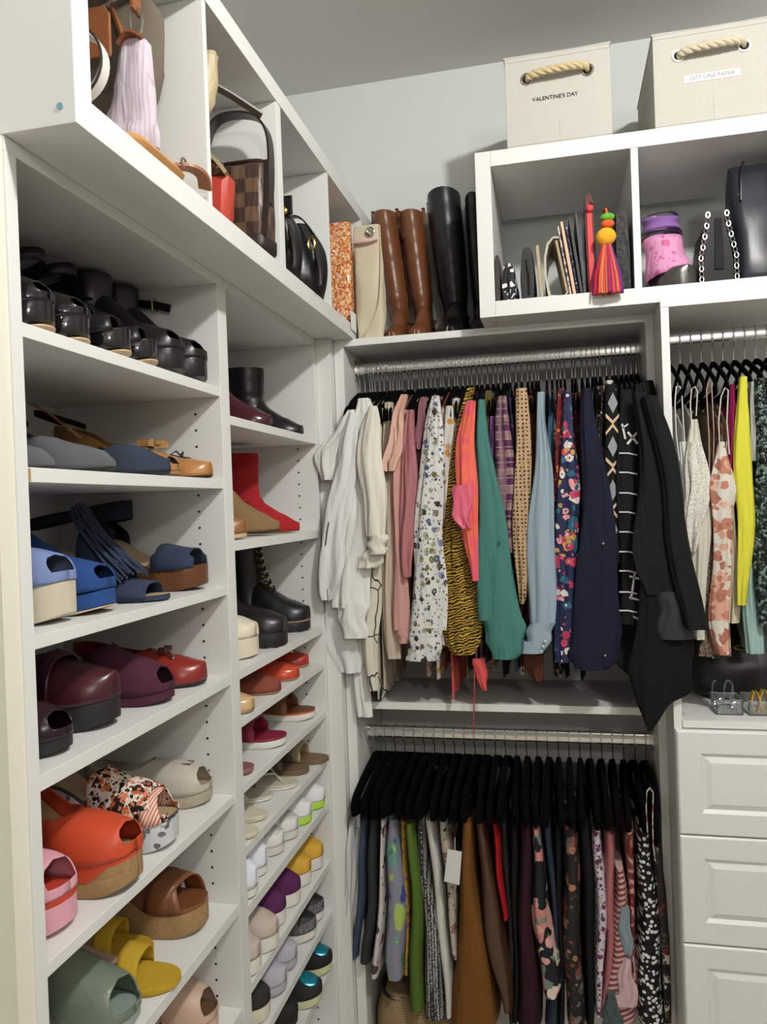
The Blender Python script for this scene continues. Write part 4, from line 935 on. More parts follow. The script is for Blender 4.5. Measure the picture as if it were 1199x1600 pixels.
t = clutch('red_clutch', 'tall dark red patent clutch with bright red lining and gold clasp', .0840, .1080, 2.402, -.003, M('oxblood_patent', (92, 18, 22), .2), rnd=1.0)
slab(-.007, .007, -.004, .05, .212, -.003, .8).build('lining', M('bright_red_lining', (224, 54, 60), .6), t); MB().ball((-.001, -.008, .205), .009, 10, (1, .6, 1)).build('lining_tab', M('bright_red_lining', (224, 54, 60), .6), t); MB().ball((.004, -.003, .222), .004, 8).build('clasp', gold, t)
t = clutch('leather_pouch', 'crumpled black leather pouch beside the multicolored tassel', .156, .188, 2.352, -.004, M('crinkled_black', (18, 18, 19), .45, bs=70, bstr=.9, spec=.2), rnd=.8, fat=.5, cat='pouch')
t = thing('tassel', 'multicolored yarn tassel with orange pompom hanging over cube shelf edge', 'tassel', (.129, 1.948, 2.155))
yarn = [M('yarn_pink', (226, 30, 96), .9), M('yarn_orange', (236, 120, 40), .9), M('yarn_purple', (110, 44, 130), .9), M('yarn_red', (206, 40, 40), .9), M('yarn_yellow', (240, 176, 60), .9)]
rn = random.Random(4)
for mi, m in enumerate(yarn):
    mb = MB()
    for i in range(26):
        a = rn.random()*2*pi; rr = .006+.030*sqrt(rn.random()); x, y = rr*cos(a), rr*sin(a)*.45
        mb.tube([(x*.25, y*.3, .125), (x*.55, y*.6, .085), (x*.85, y*.9, .045), (x, y, .004*rn.random())], .0022, 4)
    tag(mb.build('yarn_strands', m, t), kind='stuff')
pm = MB(); rn = random.Random(5)
pm.ball((0, 0, .138), .0215, 20, (1.1, .8, 1))
pm.build('pompom', M('pompom_orange', (240, 168, 24), .95, bs=160, bstr=1.0), t)
MB().ball((.005, .006, .170), .015, 12, (1.1, .8, .7)).build('orange_bead', M('felt_orange', (236, 92, 30), .9, bs=200, bstr=.8), t); MB().ball((.005, .008, .187), .0145, 12, (1.2, .8, .7)).build('green_bead', M('felt_green', (92, 176, 40), .9, bs=200, bstr=.8), t)
MB().tube([(.005, .010, .19), (.004, .03, .215), (.0, .06, .22)], .003, 6).build('cord', M('felt_orange', (236, 92, 30), .9), t)
# --- second opening: pink boot, black bags
pinks = print_mat('pink_oval_print', (232, 150, 196), [(214, 100, 160), (206, 160, 190)], scale=38, cover=.5, rough=.6); gun = M('gunmetal_rubber', (84, 80, 76), .28, metal=.4); purp = M('purple_suede', (140, 96, 168), .85)
r = thing('snow_boot', 'pink patterned snow boot with purple top and gunmetal sole', 'boot', (.318, 1.988, zc), radians(-74))
l = Last(L=.21, W=.082, H=.03, P=.026, toe=2.6, spring=.005)
sole(l, grow=1.04).build('sole', gun, r)
upper(l, h=((0, .06), (.3, .05), (.5, .045), (.8, .034), (1, .022)), throat=0, grow=1.02).build('rubber_foot', gun, r)
def pshaft(z0, z1, ra, rb, m, name, lean0, lean1):
    R = []
    for i in range(9):
        t = i/8; k = ra+(rb-ra)*t+.003*sin(t*9); R.append([(l.x(.32)+(lean0+(lean1-lean0)*t)+k*1.05*cos(2*pi*j/24)+(.03*(1-t)**2 if z0 < .06 and cos(2*pi*j/24) > 0 else 0), k*.85*sin(2*pi*j/24), z0+(z1-z0)*t-.012*cos(2*pi*j/24)*t) for j in range(24)])
    MB().loft(R, cap0=False, cap1=False).build(name, m, r, solid=T)
pshaft(.045, .165, .058, .050, pinks, 'shaft', .03, .0); pshaft(.16, .176, .053, .053, gun, 'silver_band', .0, -.002); pshaft(.172, .215, .050, .048, purp, 'collar', -.002, -.008); pshaft(.212, .228, .049, .044, silver, 'silver_rim', -.008, -.010)
t = thing('chain_bag', 'black leather chain bag with chain-laced edges, in cube shelf', 'bag', (.386, 1.985, zc))
MB().loft([[(-.040*k, y, .0), (.040*k, y, .0), (.036*k, y, .05), (.020*k, y, .150), (.010*k, y, .168), (-.008*k, y, .168), (-.02*k, y, .150), (-.036*k, y, .05)] for y, k in ((0, .9), (.01, 1), (.18, 1), (.2, .9))]).build('body', M('glossy_black_leather', (12, 12, 14), .45, spec=.15), t, ang=50)
MB().loft([[(a-.009, y, .03), (a+.012, y, .03), (a+.010, y, .15), (a-.006, y, .15)] for a, y in ((0, -.004), (0, .001))]).build('center_flap', blacks, t, smooth=False, bev=.001)
mb = MB()
for s in (1, -1):
    for k in range(13):
        z = .0085+k*.0126; x = s*(.041-.020*min(1, max(0, (z-.05)/.1))-(.002 if z < .05 else 0))
        mb.tube([(x+.0045*cos(q*pi/4), -.003+.003*(k % 2)*sin(q*pi/4), z+.0066*sin(q*pi/4)) for q in range(8)], .0016, 5, closed=True)
tag(mb.build('chain', silver, t), kind='stuff')
t = thing('leather_tote', 'tall navy black leather tote with silver studs, cube shelf right edge', 'bag', (.4865, 2.0, zc))
soft([(0, 0, .09, .053, .08), (.02, 0, .09, .056, .086), (.15, -.001, .09, .055, .07), (.27, -.003, .09, .052, .04), (.300, -.003, .09, .050, .02)], e=4, n=40, wob=.015, seed=4).build('body', M('navy_black_leather', (34, 36, 44), .36, bs=300, bstr=.12), t)
for x, z in ((-.046, .20), (-.038, .222)): MB().ball((x, .045, z), .004, 8).build('stud', silver, t)
MB().tube(fl((-.038, .03, .20), (-.034, .04, .26), (-.028, .055, .295), (-.02, .075, .306)), .01, flat=(.008, .002)).build('strap', blackl, t)
t = thing('folded_bag', 'low black folded bag hidden behind the leather tote', 'bag', (.413, 2.10, zc)) if 0 else None
# --- fabric boxes on top
boxm = mat('natural_linen', (194, 190, 180), .9, bs=420, bstr=.35, var=.05, vs=120); ropem = mat('cotton_rope', (206, 186, 140), .9, bs=300, bstr=.4); ropew = mat('ivory_rope', (206, 194, 166), .9, bs=300, bstr=.4)
def text(s, size, loc, m, parent, rx=pi/2):
    c = bpy.data.curves.new('text', 'FONT'); c.body = s; c.size = size; c.align_x = 'CENTER'; c.align_y = 'CENTER'; c.extrude = .0002
    tmp = bpy.data.objects.new('text', c); COL.objects.link(tmp); dg = bpy.context.evaluated_depsgraph_get(); me = bpy.data.meshes.new_from_object(tmp.evaluated_get(dg))
    bpy.data.objects.remove(tmp); me.materials.clear(); me.materials.append(m)
    o = link('lettering', me, parent, loc); o.rotation_euler = (rx, 0, 0); return o
ink = mat('black_ink', (40, 40, 42), .8); inkl = mat('grey_ink', (120, 122, 130), .8)
def linen_box(label, x0, x1, z1, rm, em, words, wz, wx, label_strip):
    y0 = 1.974; t = thing('storage_box', label, 'box', (x0, y0, 2.5446)); W_ = x1-x0; H_ = z1-2.5446; D_ = .355
    b = MB(); th = .004
    b.box((0, 0, 0), (W_, D_, .004)); b.box((0, 0, .004), (W_, th, H_)); b.box((0, D_-th, .004), (W_, D_, H_)); b.box((0, th, .004), (th, D_-th, H_)); b.box((W_-th, th, .004), (W_, D_-th, H_))
    b.build('body', boxm, t, smooth=False, bev=.0015)
    MB().tube([(0, 0, H_), (W_, 0, H_), (W_, D_, H_), (0, D_, H_)], .0028, 6, closed=True).build('rim_binding', boxm, t)
    MB().tube([(0, -.0004, H_-.012), (W_, -.0004, H_-.012)], .0008, 4).build('hem_stitch', boxm, t)
    cx = W_/2; cz = H_*.74; e = .073
    for s in (1, -1):
        MB().tube([(cx+s*e+.0125*cos(k*pi/12), -.0015, cz+.0125*sin(k*pi/12)) for k in range(24)], .0028, 6, closed=True).build('eyelet', em, t)
        MB().loft([[(cx+s*e+.0108*cos(k*pi/8), y, cz+.0108*sin(k*pi/8)) for k in range(16)] for y in (-.0006, .0002)]).build('eyelet_hole', hole, t, smooth=False)
    path = catmull([(cx-e, .004, cz-.002), (cx-e+.006, -.014, cz-.001), (cx-e*.5, -.024, cz+.001), (cx, -.026, cz+.002), (cx+e*.5, -.024, cz+.004), (cx+e-.006, -.014, cz+.005), (cx+e, .004, cz+.004)], 10)
    rp = MB()
    for q in range(3):
        pts = []
        for i, p in enumerate(path):
            a = i*.42+q*2*pi/3; pts.append(p+Vector((0, .0046*cos(a), .0046*sin(a))))
        rp.tube(pts, .0052, 7)
    rp.build('rope_handle', rm, t)
    MB().tube([(cx*1.02, -.0004, .004), (cx*1.02, -.0004, H_*.28)], .0007, 4).build('front_seam', boxm, t)
    if label_strip: MB().box((cx+wx-.062, -.0012, wz-.0085), (cx+wx+.062, -.0004, wz+.0085)).build('label_strip', M('label_white', (236, 236, 234), .5), t, smooth=False)
    text(words, .0135, (cx+wx, -.0016, wz), inkl if label_strip else ink, t)
    return t
linen_box('linen storage box marked for a holiday, left on cube shelf', -.099, .154, 2.768, ropem, silver, "VALENTINE'S DAY", .112, -.006, False)
linen_box('linen storage box with white paper label, right on cube shelf', .252, .512, 2.768, ropew, M('white_eyelet', (240, 238, 230), .4), "GIFT LINE PAPER", .107, .0, True)
# --- countertop of the drawer bay
t = thing('large_black_bag', 'large black leather bag on countertop behind the clear trays', 'bag', (.452, 2.22, 1.1344))
soft([(0, 0, 0, .105, .085), (.025, 0, 0, .135, .098), (.08, 0, 0, .148, .10), (.16, 0, 0, .13, .07), (.20, 0, 0, .10, .03)], e=2.6, n=36, wob=.02, seed=6).build('body', blackl, t)
MB().ball((-.08, -.085, .115), .006, 8).build('stud', silver, t); MB().tube([(.0+.03*cos(a), -.092+.004*sin(a), .14+.006*sin(a)) for a in [k*pi/8 for k in range(16)]], .0022, 6, closed=True).build('gold_plate', gold, t)
gm = bpy.data.materials.new('clear_acrylic'); gm.use_nodes = True; gb_ = gm.node_tree.nodes['Principled BSDF']; gb_.inputs['Base Color'].default_value = (.95, .97, .97, 1); gb_.inputs['Roughness'].default_value = .05; gb_.inputs['Transmission Weight'].default_value = .92; gb_.inputs['IOR'].default_value = 1.3
def tray(label, x0, x1, y0, y1, h):
    t = thing('clear_tray', label, 'tray', (x0, y0, 1.1344)); W_ = x1-x0; D_ = y1-y0; k = .003
    b = MB(); b.box((0, 0, 0), (W_, D_, k)); b.box((0, 0, k), (W_, k, h)); b.box((0, D_-k, k), (W_, D_, h)); b.box((0, k, k), (k, D_-k, h)); b.box((W_-k, k, k), (W_, D_-k, h))
    b.build('tray_body', gm, t, smooth=False); MB().tube([(0, 0, h), (W_, 0, h), (W_, D_, h), (0, D_, h)], .0022, 6, closed=True).build('rim', gm, t); return t
tray('clear acrylic tray of metal clips at front of countertop', .352, .412, 2.0, 2.075, .036)
tray('clear acrylic tray holding yellow hair clips on countertop', .424, .505, 2.0, 2.09, .034)
rn = random.Random(8); mb = MB(); mb2 = MB()
for i in range(46):
    x, y, z = .3565+.05*rn.random(), 2.006+.06*rn.random(), 1.1395+.022*rn.random(); a = rn.random()*3; d = .0065
    (mb if i % 2 else mb2).tube([(x-d*cos(a), y-d*sin(a)*.5, z), (x, y, z+.003), (x+d*cos(a), y+d*sin(a)*.5, z)], .0017, 5)
t = tag(mb.build('metal_clips', silver), 'pile of small silver and dark clips filling the clear tray', 'clips', None, 'stuff'); mb2.build('dark_clips', rub, t)
for i, (x, y) in enumerate(((.443, 2.02), (.466, 2.035), (.4895, 2.02))):
    t = thing('hair_clip', ('yellow hair claw clip standing leftmost in the clear tray', 'yellow hair claw clip standing in the middle of the tray', 'yellow hair claw clip standing at right end of the tray')[i], 'hair clip', (x, y, 1.1378))
    for s in (1, -1):
        MB().loft([[(s*(.002+.006*sin(pi*k/6)), q, k*.0085) for k in range(7)]+[(s*(.004+.007*sin(pi*k/6)), q, k*.0085) for k in range(6, -1, -1)] for q in (-.010, .010)]).build('jaw', M('yellow_plastic', (212, 162, 26), .3), t, ang=50)
t = thing('glass_ring_stand', 'clear glass ring stand behind the clip tray on countertop', 'stand', (.368, 2.083, 1.1372))
MB().tube(catmull([(0, 0, .0), (-.010, 0, .03), (-.006, 0, .058), (.0, 0, .06)], 6), .0022, 6).tube(catmull([(.018, 0, .0), (.018, 0, .04), (.026, 0, .062), (.038, 0, .05), (.034, 0, .02), (.03, 0, 0)], 6), .0022, 6).build('loops', gm, t)
# --- straw bag on the floor of the hanging bay
straw = print_mat('woven_straw', (158, 132, 92), [(136, 110, 74)], scale=60, cover=.3, kind='stripe', rough=.85)
t = thing('straw_hat_bag', 'tan woven straw bag with black round opening below the skirts', 'bag', (-.416, 2.175, .0006))
soft([(0, 0, 0, .13, .10), (.02, 0, 0, .148, .11), (.15, 0, 0, .145, .11), (.24, -.02, 0, .12, .10), (.285, -.05, .0, .075, .075), (.300, -.062, .0, .058, .06)], e=2.8, n=36).build('body', straw, t)
MB().tube([(-.066+.056*cos(k*pi/12), -.01+.056*sin(k*pi/12), .302+.02*sin(k*pi/12)) for k in range(24)], .009, 8, closed=True).build('black_rim', blackl, t)
MB().loft([[(-.066+r*cos(k*pi/12), -.01+r*sin(k*pi/12), .300+d+.02*sin(k*pi/12)*r/.056) for k in range(24)] for r, d in ((.055, 0), (.04, -.012), (.012, -.02))], cap0=False).build('black_lining', blackl, t)
# ------------------------------------------------------------------ hangers and clothes
def path_yz(pts, w, t):
    """flat bar along a path in the yz plane: w in plane, t across (x)"""
    P = [Vector((0, a, b)) for a, b in pts]; R = []
    for i, p in enumerate(P):
        a = P[max(i-1, 0)]; b = P[min(i+1, len(P)-1)]; d = (b-a).normalized(); n = Vector((0, -d.z, d.y))
        R.append([p+n*w/2+Vector((t*.35, 0, 0)), p+n*w/2-Vector((t*.35, 0, 0)), p+Vector((-t/2, 0, 0)), p-n*w/2-Vector((t*.35, 0, 0)), p-n*w/2+Vector((t*.35, 0, 0)), p+Vector((t/2, 0, 0))])
    return MB().loft(R)
velvet = mat('black_velvet', (9, 9, 10), 1, spec=.05)
hk = [(.0175*cos(a), .0175*sin(a)+.0015) for a in [-.5+k*.42 for k in range(9)]]+[(-.0165, -.012), (-.008, -.026), (0, -.036), (0, -.078)]
sh = [(y, z) for y, z in ((0, -.074), (-.02, -.078), (-.06, -.092), (-.11, -.112), (-.145, -.128), (-.165, -.139), (-.176, -.150), (-.177, -.162), (-.168, -.168))]
outline = sh+[(0, -.172)]+[(-y, z) for y, z in sh[::-1]]
outline = [(p.y, p.z) for p in catmull([(0, a, b) for a, b in outline], 3)]
body_me = path_yz(outline, .014, .0066).mesh('shoulders', velvet, 60)
notch = MB()
for s in (1, -1): notch.tube([(0, s*.181, -.142), (0, s*.183, -.128), (0, s*.187, -.124), (0, s*.191, -.130)], .0028, 6)
hook_me = MB().tube([(0, a, b) for a, b in hk], .0015, 6).mesh('hook', chrome, 60)
ferr_me = MB().ball((0, 0, -.074), .0075, 8, (.55, 1, .8)).mesh('neck', velvet, 60)
def hanger(x, label, z, y=yRod, rz=0, group='black velvet hangers'):
    r = thing('clothes_hanger', label, 'hanger', (x, y, z), rz, group)
    link('hook', hook_me, r); link('shoulders', body_me, r); link('neck', ferr_me, r); return r
def levels3(levels, y, n=5):
    """(v, uL, uR) picks on the plane of the garment's front edge -> smoothed (z, xc, half width)"""
    out = []
    for v, a, b in levels:
        p = at_y(a, v, y); q = at_y(b, v, y); out.append(((p.z+q.z)/2, (p.x+q.x)/2, abs(q.x-p.x)/2))
    return [tuple(p) for p in catmull(out, n)]
def drape(levels, y, dep, root, m, name, folds=4, amp=.10, seed=0, e=2.2, n=48, turn=True, cap0=True, thick=True, sway=0):
    amp *= 1.45; rnd = random.Random(seed); ph = [rnd.random()*6.28 for _ in range(5)]; L = levels3(levels, y); R = []; o = root.location
    z0, z1 = L[0][0], L[-1][0]; kz = rnd.uniform(3, 6)
    for i, (z, xc, a) in enumerate(L):
        t = (z0-z)/(z0-z1+1e-6); r = []; ta = min(1, .35+t*5)
        for j in range(n):
            th = 2*pi*j/n; c, s_ = cos(th), sin(th)
            f = 1+ta*amp*(sin(folds*th+ph[0]+t*kz*.6)+.6*sin((folds+2)*th+ph[1]-t*kz)+.35*sin((2*folds+1)*th+ph[2]+t*kz*2))
            cx = a*abs(c)**(2/e)*(1 if c > 0 else -1)*f; dy = dep*abs(s_)**(2/e)*(1 if s_ > 0 else -1)*(1+(f-1)*min(1.6, .022/max(dep, .01)))
            wz = .004*sin(t*9+ph[3])*min(1, a/.02)
            r.append((xc+cx+wz-o[0], y+dep+dy-o[1], z-o[2]))
        R.append(r)
    if turn:
        for k, dz in ((.93, 0), (.84, .03)):
            b = R[len(L)-1]; cx = sum(p[0] for p in b)/n; cy = sum(p[1] for p in b)/n
            R.append([(cx+(p[0]-cx)*k, cy+(p[1]-cy)*k, p[2]+dz) for p in b])
    return MB().loft(R, cap0=cap0, cap1=False).build(name, m, root, 60)
def torso(root, x, z_hem, m, half=.004, y0=2.045, y1=2.37, seed=0, zs=None, name='body', wav=.0014, drop=.36, rod_z=None, ry=None):
    """thin body hanging over the hanger, top edge following the shoulders"""
    rnd = random.Random(seed); ph = [rnd.random()*6 for _ in range(4)]; o = root.location; rod_z = rod_z or zRodU; ry = ry or yRod
    yc = (y0+y1)/2; hy = (y1-y0)/2; n = 36; R = []; m_ = 12
    for i in range(m_+1):
        t = i/m_; r = []
        for j in range(n):
            th = 2*pi*j/n; y = yc+hy*cos(th); zt_ = rod_z-.066-drop*abs(y-ry)
            z = zt_+(z_hem-zt_)*t; w_ = half*(.25+.75*min(1, t*6))*abs(sin(th))**.45*(1 if sin(th) > 0 else -1)
            xx = x+w_+wav*min(1, t*3)*(sin(y*46+ph[0]+t*2)+.7*sin(y*83+ph[1]-t*3))*(1+t)
            r.append((xx-o[0], y-o[1], z-o[2]+.004*t*sin(y*60+ph[2])))
        R.append(r)
    return MB().loft(R, cap0=True, cap1=False).build(name, m, root, 70)
def cloth(n, c, r=.85):
    if n in _mats: return _mats[n]
    m, nt, b = base(n, r, 0, .18); b.inputs['Base Color'].default_value = lin(c); wrinkle(nt, b); _mats[n] = m; return m
hx_used = []
def garment(name, label, cat, m, lev, y, hem=None, dep=.016, cuff=None, folds=4, amp=.10, half=.004, hx=None, e=2.2, group='blouses and shirts on the upper rod', extra=None, hl=True, cm=None, seed=None, bm=None):
    v0, a, b = lev[0]; x = hx if hx is not None else at_y((a+b)/2, v0, 2.09).x*.985
    r = thing(name, label, cat, (x, yRod, zRodU-.075), 0, group); sd = seed or (len(label)*7+int(a)) % 97
    drape(lev, y, dep, r, m, 'sleeve', folds, amp, sd, e)
    if cuff: drape(cuff, y-.0035, dep+.004, r, cm or m, 'cuff', folds, amp*.5, sd+1, e)
    if hem: torso(r, x, at_y(700, hem, 2.2).z, bm or m, half, seed=sd)
    hx_used.append(x)
    if hl: hanger(x, 'black velvet hanger carrying the '+' '.join(label.split(',')[0].split()[:9]), zRodU, group='hangers on the upper rod')
    return r
W = {}
wht = cloth('white_cotton', (228, 228, 224)); wht2 = cloth('white_poplin', (222, 224, 222)); crmk = cloth('cream_knit', (226, 221, 206)); crmb = print_mat('cream_black_line', (34, 34, 34), [(214, 208, 190)], scale=9, cover=.014, kind='cells', rough=.8)
beig = cloth('beige_jersey', (196, 178, 158)); peach = cloth('peach_cotton', (222, 178, 160)); pinkc = cloth('rose_pink', (204, 148, 142)); dusty = cloth('dusty_pink', (176, 112, 116)); mauv = cloth('mauve_jersey', (140, 90, 100))
g = garment
g('tee_shirt', 'white short-sleeved tee, leftmost on the upper rod', 'shirt', wht, [(640, 543, 556), (668, 524, 548), (705, 497, 537), (728, 494, 528), (750, 499, 519)], 2.005, 1010, hx=-.556)
g('button_shirt', 'white shirt with rolled tab sleeve near the left end', 'shirt', wht2, [(645, 545, 560), (690, 528, 556), (760, 515, 549), (840, 503, 540), (890, 494, 534), (925, 494, 522), (938, 500, 516)], 1.985, None, hx=-.541, amp=.13)
r = g('long_shirt', 'long white shirt whose tail hangs in front of the side panel', 'shirt', wht, [(622, 556, 574), (660, 550, 582), (740, 543, 586), (840, 531, 582), (900, 522, 570), (950, 522, 571)], 2.000, None, hx=-.526, amp=.12, cuff=[(944, 523, 571), (970, 527, 571), (998, 535, 572)])
drape([(880, 505, 560), (950, 506, 562), (1010, 512, 564), (1052, 528, 560)], 2.035, .02, r, wht2, 'shirt_tail', 4, .12, 5); drape([(930, 535, 574), (1000, 545, 578), (1070, 556, 579), (1121, 559, 579)], 2.058, .012, r, wht, 'shirt_tail', 3, .12, 8)
for q in ((736/4+330, 0),): pass
MB().tube([at_y(514, 816, 1.982)-r.location, at_y(511, 834, 1.981)-r.location, at_y(509, 852, 1.981)-r.location], .01, flat=(.003, .0012)).build('sleeve_tab', M('dark_grey_button', (70, 70, 68), .4), r)
g('sweatshirt', 'cream sweatshirt with gathered cuff on a raglan sleeve', 'sweatshirt', crmk, [(634, 574, 586), (665, 564, 590), (730, 560, 596), (800, 566, 601), (838, 572, 603)], 1.968, 1000, cuff=[(836, 573, 603), (850, 573, 602), (866, 574, 600)], hx=-.511, amp=.07)
drape([(856, 572, 600), (872, 564, 598), (888, 560, 586)], 1.985, .02, bpy.data.objects['sweatshirt'], crmk, 'folded_hem', 3, .14, 4)
g('blouse', 'cream blouse with thin black line print', 'blouse', crmb, [(638, 590, 601), (690, 587, 600), (800, 586, 604), (900, 570, 600), (1000, 566, 590), (1080, 576, 590)], 2.03, 1075, hx=-.497)
g('blouse', 'plain beige blouse between cream and peach tops', 'blouse', beig, [(628, 600, 613), (700, 598, 616), (800, 596, 616), (900, 596, 616), (985, 600, 625), (1030, 605, 625)], 2.022, 1058, hx=-.484)
g('ruffled_blouse', 'peach top with short ruffled sleeve', 'top', peach, [(616, 624, 635), (650, 613, 628), (690, 606, 626), (722, 601, 620), (736, 603, 616)], 1.985, 960, hx=-.458, amp=.2, folds=5)
g('blouse', 'pale rose blouse with long gathered sleeve', 'blouse', pinkc, [(640, 618, 634), (700, 612, 634), (780, 610, 631), (860, 612, 632), (940, 615, 640), (985, 617, 642)], 2.006, None, hx=-.447, cuff=[(982, 618, 642), (996, 622, 641), (1006, 622, 640)])
g('blouse', 'dusty pink blouse with creased long sleeve', 'blouse', dusty, [(640, 635, 646), (690, 630, 647), (760, 626, 647), (830, 624, 648), (880, 626, 643), (902, 631, 641)], 1.992, None, hx=-.431, amp=.14)
g('tee_shirt', 'mauve tee with short sleeve beside the white floral blouse', 'shirt', mauv, [(620, 656, 667), (660, 648, 664), (702, 643, 660)], 2.01, 900, hx=-.412); g('tee_shirt', 'second mauve tee just below the first mauve sleeve', 'shirt', mauv, [(650, 652, 664), (700, 644, 660), (736, 641, 658)], 2.030, 900, hx=-.402)
wf = print_mat('white_floral', (214, 213, 208), [(66, 82, 130), (112, 106, 56), (60, 44, 44), (150, 160, 130), (120, 120, 160)], scale=62, cover=.52, stretch=(1, 1, .8))
g('floral_blouse', 'white blouse printed with small blue and olive flowers', 'blouse', wf, [(618, 674, 686), (660, 663, 688), (740, 655, 690), (840, 648, 692), (920, 643, 695), (985, 638, 695)], 1.982, None, hx=-.381, cuff=[(982, 640, 693), (1000, 637, 690), (1034, 636, 686)], amp=.08)
g('floral_blouse', 'red and white patterned blouse behind the white floral one', 'blouse', print_mat('red_white_print', (212, 196, 188), [(150, 50, 54), (90, 40, 50), (200, 110, 100)], scale=60, cover=.55), [(636, 684, 694), (700, 686, 702), (800, 684, 702), (900, 686, 702), (1010, 684, 700)], 2.028, 1040, hx=-.362)
g('printed_blouse', 'white top with orange motifs beside the tiger-striped blouse', 'top', print_mat('white_orange_print', (206, 202, 194), [(206, 130, 50), (190, 150, 110)], scale=22, cover=.45), [(634, 694, 706), (680, 692, 708), (760, 690, 708), (832, 690, 702)], 2.012, 1000, hx=-.348)
g('striped_blouse', 'white and mustard banded top partly hidden by the coral top', 'top', print_mat('white_mustard_band', (210, 208, 200), [(196, 156, 40)], scale=9, cover=.3, kind='stripe'), [(622, 706, 718), (690, 704, 718), (760, 700, 716), (860, 700, 716)], 2.036, 1045, hx=-.335)
g('tiger_blouse', 'black and yellow tiger-striped blouse with billowing sleeve', 'blouse', print_mat('tiger_stripe', (24, 22, 20), [(196, 152, 40)], scale=42, cover=.47, kind='tiger', ang=(0, .25, 0)), [(606, 728, 741), (660, 712, 728), (740, 702, 722), (820, 696, 734), (900, 692, 744), (970, 692, 748), (1005, 698, 746), (1024, 708, 738)], 2.004, None, hx=-.312, amp=.10)
coral = print_mat('coral_batik', (240, 94, 88), [(241, 104, 82), (238, 88, 104)], scale=14, cover=.3, kind='blotch', rough=.75)
r = g('coral_blouse', 'bright coral pink top with wrapped sleeve and hanging cord', 'top', coral, [(626, 727, 742), (680, 718, 741), (740, 713, 742), (790, 712, 743), (840, 722, 746), (880, 734, 748), (908, 738, 748)], 1.965, 1070, hx=-.296, amp=.09)
drape([(758, 709, 736), (800, 708, 732), (826, 722, 736)], 1.955, .012, r, M('pink_satin', (226, 96, 122), .3), 'sleeve_wrap', 3, .15, 3)
MB().tube([at_y(742, 1040, 2.02)-r.location, at_y(741, 1090, 2.01)-r.location, at_y(740, 1146, 2.0)-r.location], .0018, 6).build('cord', M('red_cord', (176, 50, 60), .7), r); drape([(1030, 740, 758), (1055, 744, 760), (1079, 754, 761)], 2.02, .006, r, M('coral_band', (222, 74, 70), .7), 'tie_end', 2, .1, 3)
tealc = cloth('teal_crepe', (66, 122, 112))
r = g('blouse', 'teal green blouse with wide gathered cuff', 'blouse', tealc, [(624, 746, 757), (670, 744, 763), (740, 745, 776), (820, 745, 790), (900, 746, 804), (970, 748, 818)], 1.975, None, hx=-.271, cuff=[(968, 752, 818), (990, 756, 820), (1014, 764, 820), (1031, 768, 806)], amp=.06)
MB().ball(at_y(781, 846, 1.967)-r.location, .004, 8).build('button', tealc, r)
g('blouse', 'olive green blouse behind the teal sleeve', 'blouse', cloth('olive_crepe', (92, 84, 44)), [(610, 757, 768), (660, 753, 766), (720, 755, 768), (780, 762, 772)], 2.03, 1040, hx=-.256); g('black_blouse', 'black top with a bright yellow collar corner', 'top', cloth('black_jersey', (26, 26, 28)), [(622, 766, 777), (680, 766, 778), (760, 770, 780)], 2.034, 1030, hx=-.243)
g('blouse', 'plain orchid purple blouse beside the purple plaid', 'blouse', cloth('orchid', (164, 92, 176)), [(650, 766, 774), (700, 764, 774), (760, 764, 772)], 2.018, 1010, hx=-.231)
g('plaid_shirt', 'purple plaid shirt with a metallic thread', 'shirt', print_mat('purple_plaid', (80, 34, 80), [(176, 140, 128), (50, 24, 60), (190, 156, 130), (150, 110, 120)], scale=7, kind='plaid'), [(618, 778, 792), (680, 774, 800), (760, 771, 804), (820, 774, 805), (864, 784, 803)], 1.992, 1020, hx=-.216, amp=.12)
g('satin_blouse', 'shiny violet and navy blouse behind the plaid shirt', 'blouse', print_mat('violet_navy', (40, 36, 66), [(120, 66, 150), (60, 70, 120)], scale=20, cover=.5, rough=.35), [(622, 790, 804), (700, 796, 808), (800, 798, 808), (900, 798, 806), (960, 800, 806)], 2.028, 1020, hx=-.202)
g('polka_blouse', 'tan blouse covered in small brown dots', 'blouse', print_mat('tan_dots', (186, 152, 112), [(48, 34, 28)], scale=100, cover=.28, kind='dots', rough=.8, stretch=(1, 0, 1)), [(606, 806, 824), (650, 804, 826), (720, 803, 830), (800, 803, 832), (870, 804, 828), (930, 810, 822), (944, 812, 819)], 1.985, 1030, hx=-.186, amp=.07)
g('blouse', 'rust brown blouse right of the dotted one', 'blouse', cloth('rust_brown', (92, 50, 32)), [(618, 822, 832), (700, 824, 838), (820, 824, 838), (950, 822, 838), (1030, 820, 848), (1064, 836, 848)], 2.026, None, hx=-.170); g('cardigan', 'black cardigan with small white collar clasp', 'cardigan', cloth('black_knit', (22, 22, 24)), [(622, 832, 842), (700, 834, 844), (800, 834, 842)], 2.036, 1040, hx=-.157)
satin = mat('light_blue_satin', (142, 164, 178), .38, bs=30, bstr=.12)
r = g('satin_blouse', 'pale blue satin blouse with button cuff', 'blouse', satin, [(612, 840, 853), (660, 838, 852), (740, 834, 861), (820, 829, 867), (900, 826, 869), (960, 826, 866), (978, 828, 864)], 1.972, None, hx=-.141, cuff=[(974, 829, 866), (998, 822, 862), (1022, 817, 852)], amp=.06)
for du, dv in ((852, 1002), (849, 1010), (846, 1018)): MB().ball(at_y(du, dv, 1.9645)-r.location, .0035, 8).build('button', M('pearl', (214, 216, 220), .25), r)
g('blouse', 'steel blue blouse tucked behind the pale satin one', 'blouse', cloth('steel_blue', (62, 96, 122)), [(618, 856, 868), (700, 858, 870), (780, 858, 868)], 2.03, 1030, hx=-.124)
